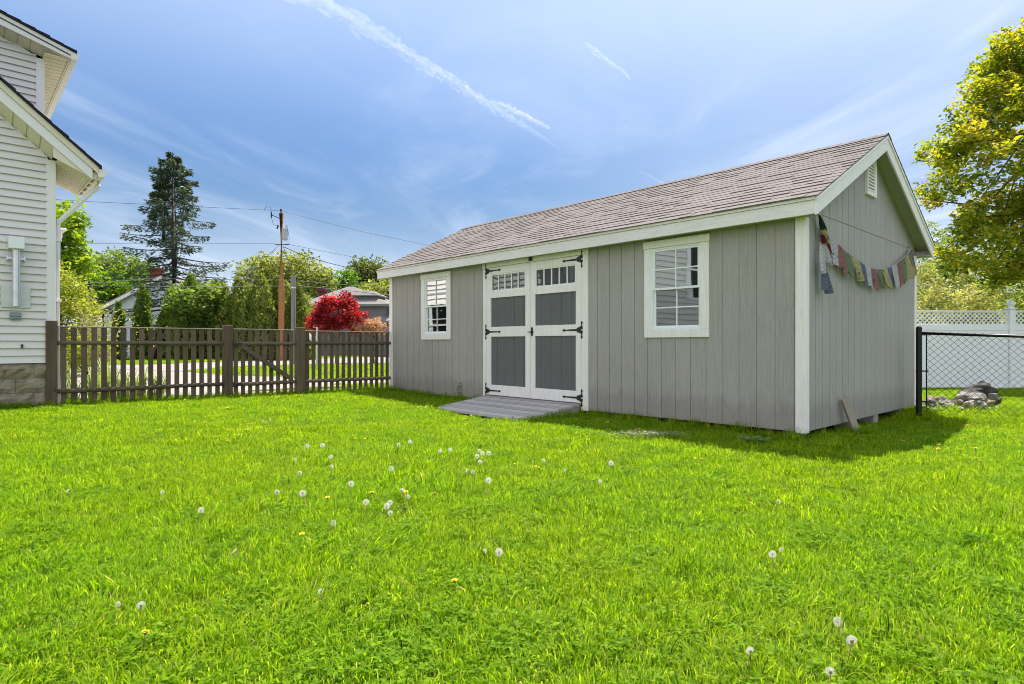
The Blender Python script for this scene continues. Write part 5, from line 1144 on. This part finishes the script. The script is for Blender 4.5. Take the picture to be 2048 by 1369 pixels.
rot = np.stack([RNG.normal(size=n) * .09, RNG.normal(size=n) * .09, RNG.uniform(0, 6.28, n)], 1)
grass = scatter('grass', np.stack([X_, Y_, gz(X_, Y_)], 1), rot, scl, TCOL)
# longer grass at the foot of walls, fences, ramp and stones
TX = []; TY = []
def edge_pts(f, n, t0, t1, o0, o1):
    for _ in range(n): p = f(random.uniform(t0, t1), random.uniform(o0, o1)); TX.append(p[0]); TY.append(p[1])
sxy = lambda a, b: shed_xy(b, a); gxy = lambda b, a: shed_xy(b, a)
edge_pts(sxy, 90, 0, 2.9, -.16, .0); edge_pts(sxy, 80, 5.1, 8.0, -.14, .0); edge_pts(gxy, 45, 0, 4.2, -.30, -.06); edge_pts(gxy, 50, 1.0, 1.6, -.25, -.05); edge_pts(gxy, 110, 3.0, 4.6, -.5, -.05)
edge_pts(fx, 200, -5.5, 0, -.14, .1); edge_pts(sxy, 40, 2.85, 3.05, -1.2, 0); edge_pts(sxy, 40, 4.9, 5.1, -1.2, 0); edge_pts(sxy, 10, 3.0, 5.0, -1.45, -1.3)
hxy = lambda t, o: (H0[0] + t * E2[0] + o * E1[0], H0[1] + t * E2[1] + o * E1[1]); edge_pts(hxy, 60, -1.2, 0, -.12, -.03)
edge_pts(lambda a, b: (a, b), 180, 5.6, 7.6, 8.2, 9.15); edge_pts(lambda a, b: (a, b), 130, -4, 5, 2.2, 7)
X_ = np.array(TX); Y_ = np.array(TY); n = len(X_); s = RNG.uniform(.45, 1.0, n)
scatter('tall_grass', np.stack([X_, Y_, gz(X_, Y_)], 1), np.stack([RNG.normal(size=n) * .14, RNG.normal(size=n) * .14, RNG.uniform(0, 6.28, n)], 1), np.stack([s, s, s], 1), TALL)
# verges across the street
x, y = field(15000, -22, 3, 15, 50); t, o = fence_o(x, y)
def inpoly(x, y, poly):
    r = np.zeros(len(x), bool); q = len(poly); j = q - 1
    for i in range(q):
        xi, yi = poly[i]; xj, yj = poly[j]; c = ((yi > y) != (yj > y)) & (x < (xj - xi) * (y - yi) / (yj - yi + 1e-12) + xi); r ^= c; j = i
    return r
verge = [(-3.4, 16.5), (-9.2, 19.3), (-11.7, 21.9), (-11.9, 25.0), (-6.5, 30.8), (0, 37), (2.4, 19.2)]; far = [(-17.3, 29.8), (-15.5, 38), (-10.2, 47.5), (0, 57), (-8, 60), (-22, 45), (-22, 28)]
k = inpoly(x, y, verge) | inpoly(x, y, far); x, y = x[k], y[k]; n = len(x); s = RNG.uniform(1.2, 2.0, n)
scatter('verge_grass', np.stack([x, y, gz(x, y)], 1), np.stack([RNG.normal(size=n) * .1, RNG.normal(size=n) * .1, RNG.uniform(0, 6.28, n)], 1), np.stack([s * 1.6, s * 1.6, s], 1), TCOL)
# ================================================================ dandelions and weeds
YEL = mat_plain('dandelion_yellow', (.88, .68, .02), .6, .12, 40); STEM = mat_plain('dandelion_stem', (.22, .24, .08), .6, .2, 20); STEMR = mat_plain('reddish_stem', (.26, .17, .09), .6, .2, 20); SEPAL = mat_plain('dandelion_sepal', (.12, .17, .05), .7)
def mat_fluff():
    m = NT('seed_fluff'); b = m.bsdf((.74, .73, .71), .9, .1); t = m.n('ShaderNodeBsdfTranslucent'); t.inputs['Color'].default_value = (.95, .94, .92, 1); x = m.n('ShaderNodeMixShader'); x.inputs[0].default_value = .5
    m.l(b, x.inputs[1]); m.l(t.outputs[0], x.inputs[2]); return m.fin(x.outputs[0])
FLUFF = mat_fluff(); SEED = mat_plain('seed_core', (.22, .17, .11), .9, .2)
def fluff_mesh(n, r, half):
    i = np.arange(n) + .5; ph = np.arccos(1 - 2 * i / n); th = math.pi * (1 + 5 ** .5) * i; D = np.stack([np.cos(th) * np.sin(ph), np.sin(th) * np.sin(ph), np.cos(ph)], 1); V = []; Q = []
    if half: D = D[(D @ np.array([.5, .3, .3])) > -.12]
    for d in D:
        d = d + RNG.normal(size=3) * .05; d /= np.linalg.norm(d); a = np.cross(d, RNG.normal(size=3)); a /= np.linalg.norm(a); c = np.cross(d, a); rr = r * RNG.uniform(.9, 1.04)
        for q in range(6):          # a parachute of fine hairs
            w0 = q * math.pi / 3; e = a * math.cos(w0) + c * math.sin(w0); f = a * math.cos(w0 + .22) + c * math.sin(w0 + .22); k = len(V); V += [d * rr * .86, d * rr + e * r * .30, d * rr * 1.01 + f * r * .30]; Q.append((k, k + 1, k + 2))
        k = len(V); V += [d * r * .18, d * rr * .86 + a * .0006, d * rr * .86 - a * .0006]; Q.append((k, k + 1, k + 2))
    return np.array(V), np.array(Q)
def make_clock(label, half):
    root = thing('dandelion_clock', label, 'dandelion'); m = MB(); m.tube([(0, 0, -.17), (.004, 0, -.08), (0, 0, -.004)], [.0026, .0022, .002], 6); m.build('stem', STEMR, root, smooth=True)
    m = MB(); m.sphere((0, 0, 0), .0065, 8, 6); m.build('seed_core', SEED, root, smooth=True); V, Q = fluff_mesh(62, .0185, half); np_mesh('seed_head', V, Q, np.full(len(Q), .5), FLUFF, root); return root
def make_flower(label):
    root = thing('dandelion_flower', label, 'dandelion'); m = MB(); m.tube([(0, 0, -.12), (.003, 0, -.05), (0, 0, -.006)], [.003, .0026, .0024], 6); m.build('stem', STEM, root, smooth=True)
    m = MB(); m.tube([(0, 0, -.014), (0, 0, -.008), (0, 0, -.001)], [.004, .008, .009], 8); m.build('sepals', SEPAL, root); V = []; Q = []
    for ring, (nn, l, el) in enumerate(((22, .021, .12), (18, .017, .45), (12, .012, .9), (6, .008, 1.3))):
        for q in range(nn):
            w = 2 * math.pi * (q + ring * .37) / nn + RNG.normal() * .06; e = el + RNG.normal() * .1; d = np.array([math.cos(w) * math.cos(e), math.sin(w) * math.cos(e), math.sin(e)]); s = np.array([-math.sin(w), math.cos(w), 0]) * .0022; k = len(V); V += [np.array([0, 0, 0.]), d * l * .7 + s, d * l - np.array([0, 0, .001]), d * l * .7 - s]; Q += [(k, k + 1, k + 2), (k, k + 2, k + 3)]
    np_mesh('petals', np.array(V), np.array(Q), np.full(len(Q), .5), YEL, root); return root
ORD = 'first second third fourth fifth sixth seventh eighth ninth tenth eleventh twelfth thirteenth fourteenth fifteenth sixteenth seventeenth eighteenth nineteenth twentieth'.split()
ORD += ['twenty-' + x for x in ORD[:9]] + ['thirtieth'] + ['thirty-' + x for x in ORD[:9]]
def place(proto, pts, hmin, hmax, region, what, group, s0=1.0):
    pts = sorted(pts); first = proto
    for i, p in enumerate(pts):
        u, v = p[:2]; h = random.uniform(hmin, hmax); x, y = on_ground(u, v, h); o = first if first is not None else copy_tree(proto); first = None
        o.location = (x, y, float(gz(x, y)) + h); k = s0 * random.uniform(.85, 1.12) * (p[2] if len(p) > 2 else 1); o.scale = (k, k, k); o.rotation_euler = (random.gauss(0, .16), random.gauss(0, .16), random.uniform(0, 6.28))
        o['label'] = ('%s %s from the house, of those %s' % (ORD[i], what, region)) if len(pts) > 1 else '%s %s' % (what, region); o['group'] = group
full = make_clock('white dandelion clock', False); half = make_clock('half blown dandelion clock', True); flower = make_flower('yellow dandelion')
place(full, [(402, 1021), (614.4, 892), (645, 891), (662, 914.5), (702, 968), (605, 987), (732, 1005), (780, 1006), (773.5, 1013), (782.6, 938), (797, 890), (820, 884), (880, 902), (900, 900), (959, 902), (965, 907.5), (977, 907), (954, 913), (960, 924), (977, 961), (1222, 927), (1200, 963, .8), (998, 1105), (1545, 1109), (851, 815, .9)], .085, .12, 'over the open lawn', 'full white dandelion clock', 'full dandelion clocks on the lawn', .98)
place(half, [(325, 985, .8), (137, 982, .8), (554, 985), (592, 918), (599, 947), (663, 934), (667, 1046), (816, 994), (804, 982), (781, 1027), (935, 942), (946, 944.6), (1087, 922), (1130, 940, .8), (969, 1103, .8), (1557, 1004, .9), (1563, 1099, .7), (1676, 1244), (1704, 1283), (1661, 1345), (1501, 1303), (282, 1212), (236, 1209, .6), (641, 1183, .6), (527, 842), (540, 840)], .065, .105, 'across the lawn', 'half blown dandelion clock', 'half blown dandelion clocks on the lawn', .78)
fl0 = flower
place(fl0, [(909, 1161), (291, 1264), (604, 1068, .8), (655, 995), (869, 987), (744, 985), (812, 984), (682, 930, .7), (706, 873), (710, 878), (730, 878), (1030, 928, .8), (1071, 933), (1390, 917, .8), (1404, 918, .8), (1215, 845)], .06, .09, 'on the open lawn', 'yellow dandelion flower', 'yellow dandelions on the open lawn', .78)
def more(pts, *a): place_copy(pts, *a)
def place_copy(pts, region, group, hmin=.05, hmax=.09):
    pr = copy_tree(flower); place(pr, pts, hmin, hmax, region, 'yellow dandelion flower', group, .85)
place_copy([(496, 848), (493, 860), (534, 852), (565, 860), (433, 874), (456, 881.5), (410, 845), (457, 813), (488, 817), (482, 795), (462.5, 791), (468.5, 791), (482, 787), (535, 795), (540, 802.5), (557, 794), (596, 777), (595, 793), (607, 791), (644, 801), (649.5, 803), (658.5, 797), (672, 804), (370, 800), (418, 788), (455, 816)], 'in front of the gate', 'yellow dandelions near the picket gate')
place_copy([(942, 831), (929.5, 838), (967, 839.6), (1025.5, 833.6), (1039, 836.5), (1154, 840), (1183, 849), (900, 790, .8), (1278, 858)], 'around the ramp', 'yellow dandelions around the ramp')
place_copy([(1659, 870), (1686, 869), (1679.5, 875), (1726, 871), (1744, 872, 1.2), (1779, 875), (1776, 855.5), (1806, 852, .7), (1807, 882.5), (1648, 889, .7), (1640, 888, .7)], 'in the gable shadow', 'yellow dandelions in the shadow of the gable')
place_copy([(1877, 889.5), (1864, 837), (1935, 851), (1951, 852), (1943, 874), (1930, 876), (1990, 885), (2027, 879), (1951, 897, 1.2), (1921, 900), (1952, 916), (1961, 923), (2003, 858), (1876, 898)], 'in the sun before the chain-link fence', 'yellow dandelions before the chain-link fence')
# broad weed leaves in the shade and the pale weeds at the shadow edge
def rosette(name, label, u, v, n, ln, wd, mat, rise=.5):
    x, y = on_ground(u, v); root = thing(name, label, 'weed', (x, y, float(gz(x, y)) + .03)); V = []; Q = []
    for i in range(n):
        a = 2 * math.pi * i / n + random.uniform(-.4, .4); l = ln * random.uniform(.7, 1.1); ca, sa = math.cos(a), math.sin(a); k = len(V)
        for j, (t, w) in enumerate(((0, .12), (.3, .75), (.6, 1), (.85, .7), (1, .05))):
            for s in (-1, 0, 1): V.append((ca * l * t - sa * s * w * wd * .5, sa * l * t + ca * s * w * wd * .5, rise * l * (t - .6 * t * t) + (.012 if s else 0)))
        for j in range(4):
            for s in range(2): q = k + j * 3 + s; Q.append((q, q + 1, q + 4, q + 3))
    np_mesh('leaves', np.array(V), np.array(Q), np.clip(RNG.normal(.5, .2, len(Q)), 0, 1), mat, root, smooth=True)
L_('weed', (.06, .12, .03), (.12, .20, .06), (.22, .30, .12), trans=.35)
rosette('plantain_weed', 'broad-leaved plantain in the shade by the front wall', 1496, 892, 5, .15, .085, LEAF['weed'], .9); rosette('plantain_weed', 'single round-leaved weed beside the broad plantain', 1524, 892, 3, .11, .09, LEAF['weed'], .8)
rosette('plantain_weed', 'leafy weed at the foot of the chain-link post', 1866, 832, 9, .16, .06, LEAF['weed'], 1.2)
x, y = on_ground(1290, 882); pw = thing('flowering_weed', 'patch of pale tiny-flowered weeds at the edge of the shed shadow', 'weed', (x, y, float(gz(x, y))))
P = RNG.normal(size=(420, 3)) * np.array([.2, .055, .012]) + np.array([0, 0, .085]); P[:, 2] = np.abs(P[:, 2]); leaves('flowers', P, .012, mat_plain('pale_bloom', (.72, .62, .50), .8, .15), pw, RNG.uniform(0, 1, 420)); tag(pw.children[0], kind='stuff')
P = RNG.normal(size=(500, 3)) * np.array([.2, .06, .02]) + np.array([0, 0, .06]); leaves('foliage', P, .02, LEAF['weed'], pw, RNG.uniform(0, 1, 500))
x, y = on_ground(457, 1118, .05); m = MB(); m.tube([(0, 0, 0), (.012, .0, .035), (.03, .01, .055), (.036, .015, .04), (.02, .01, -.01)], [.002, .0035, .003, .003, .001], 5); o = m.build('dry_stalk', mat_plain('straw', (.62, .48, .32), .8), None, smooth=True, loc=(x, y, float(gz(x, y)) + .035)); tag(o, 'curled dry straw-coloured stalk lying on the open lawn', 'stalk')
# weed growing against the front wall between window and door
x, y = shed_xy(-.05, 5.75); wq = thing('wall_weed', 'thin leafy weed growing against the wall between small window and doors', 'weed', (x, y, .03)); m = MB()
for q in range(4): m.tube([(0, 0, 0), (.01 * q, .005, .12), (.03 * (q - 1.5), .0, .24 + .02 * q)], [.003, .002, .001], 4)
m.build('stem', STEM, wq); P = RNG.normal(size=(60, 3)) * np.array([.05, .015, .07]) + np.array([0, 0, .17]); leaves('foliage', P, .03, LEAF['olive'], wq, RNG.uniform(0, 1, 60))
# ================================================================ contrails high in the sky
def contrail_mat(name, dens):
    m = NT(name); v = m.n('ShaderNodeVolumePrincipled'); v.inputs['Density'].default_value = dens; v.inputs['Color'].default_value = (1, 1, 1, 1); v.inputs['Anisotropy'].default_value = .25
    m.t.links.new(v.outputs[0], m.out.inputs['Volume']); return m.m
def contrail(label, pts, alt, dens, lump=.25):
    """pts: (u, v, width in photo pixels); a ragged tube of ice cloud at one altitude"""
    P = []; 
    for u, v, w in pts:
        d = Vector(((u - 1024) / F, 1, -(v - VH) / F)); k = alt / d.z; P.append((d * k + Vector((0, 0, 1)), w * k / F * .5))
    m = MB(); rm = sum(p[1] for p in P) / len(P); seg = [(b[0] - a[0]).length for a, b in zip(P, P[1:])]; tot = sum(seg); s = 0
    while s < tot:                      # many overlapping wisps of ice cloud
        j = 0; f = s
        while j < len(seg) - 1 and f > seg[j]: f -= seg[j]; j += 1
        f /= seg[j]; c = P[j][0].lerp(P[j + 1][0], f); r = P[j][1] * (1 - f) + P[j + 1][1] * f; ax = (P[j + 1][0] - P[j][0]).normalized()
        for _ in range(5):
            rr = r * random.uniform(.16, .5); off = Vector((random.gauss(0, 1), random.gauss(0, 1), random.gauss(0, 1))); off = (off - ax * off.dot(ax)) * (r * .42); ln = rr * random.uniform(2, 5.5); sh = (ax + Vector((random.gauss(0, .25), random.gauss(0, .25), random.gauss(0, .25)))).normalized()
            cc = c + off; m.tube([cc + sh * (ln * k) for k in (-1, -.72, -.3, .3, .72, 1)], [rr * .02, rr * .62, rr, rr, rr * .62, rr * .02], 7)
        s += r * .42
    o = m.build('contrail', contrail_mat('ice_cloud', dens / (2 * rm)), None, smooth=True, recalc=False)
    return tag(o, label, 'contrail')
contrail('long wide contrail running down across the sky, fraying at its upper end', [(575, -35, 42), (635, 0, 33), (765, 78, 26), (900, 160, 20), (1000, 224, 13), (1060, 260, 9), (1120, 298, 3)], 1500, .16)
contrail('short bright contrail branching off the end of the long one', [(985, 204, 5), (1010, 214, 10), (1050, 232, 9), (1098, 257, 6)], 1700, .22)
contrail('small detached contrail high above the shed roof', [(1170, 86, 4), (1185, 98, 8), (1215, 122, 7), (1245, 143, 7), (1260, 158, 5)], 1600, .13)
contrail('faint thin contrail just above the shed ridge', [(1275, 340, 2), (1300, 353, 4), (1335, 372, 5)], 1500, .05)
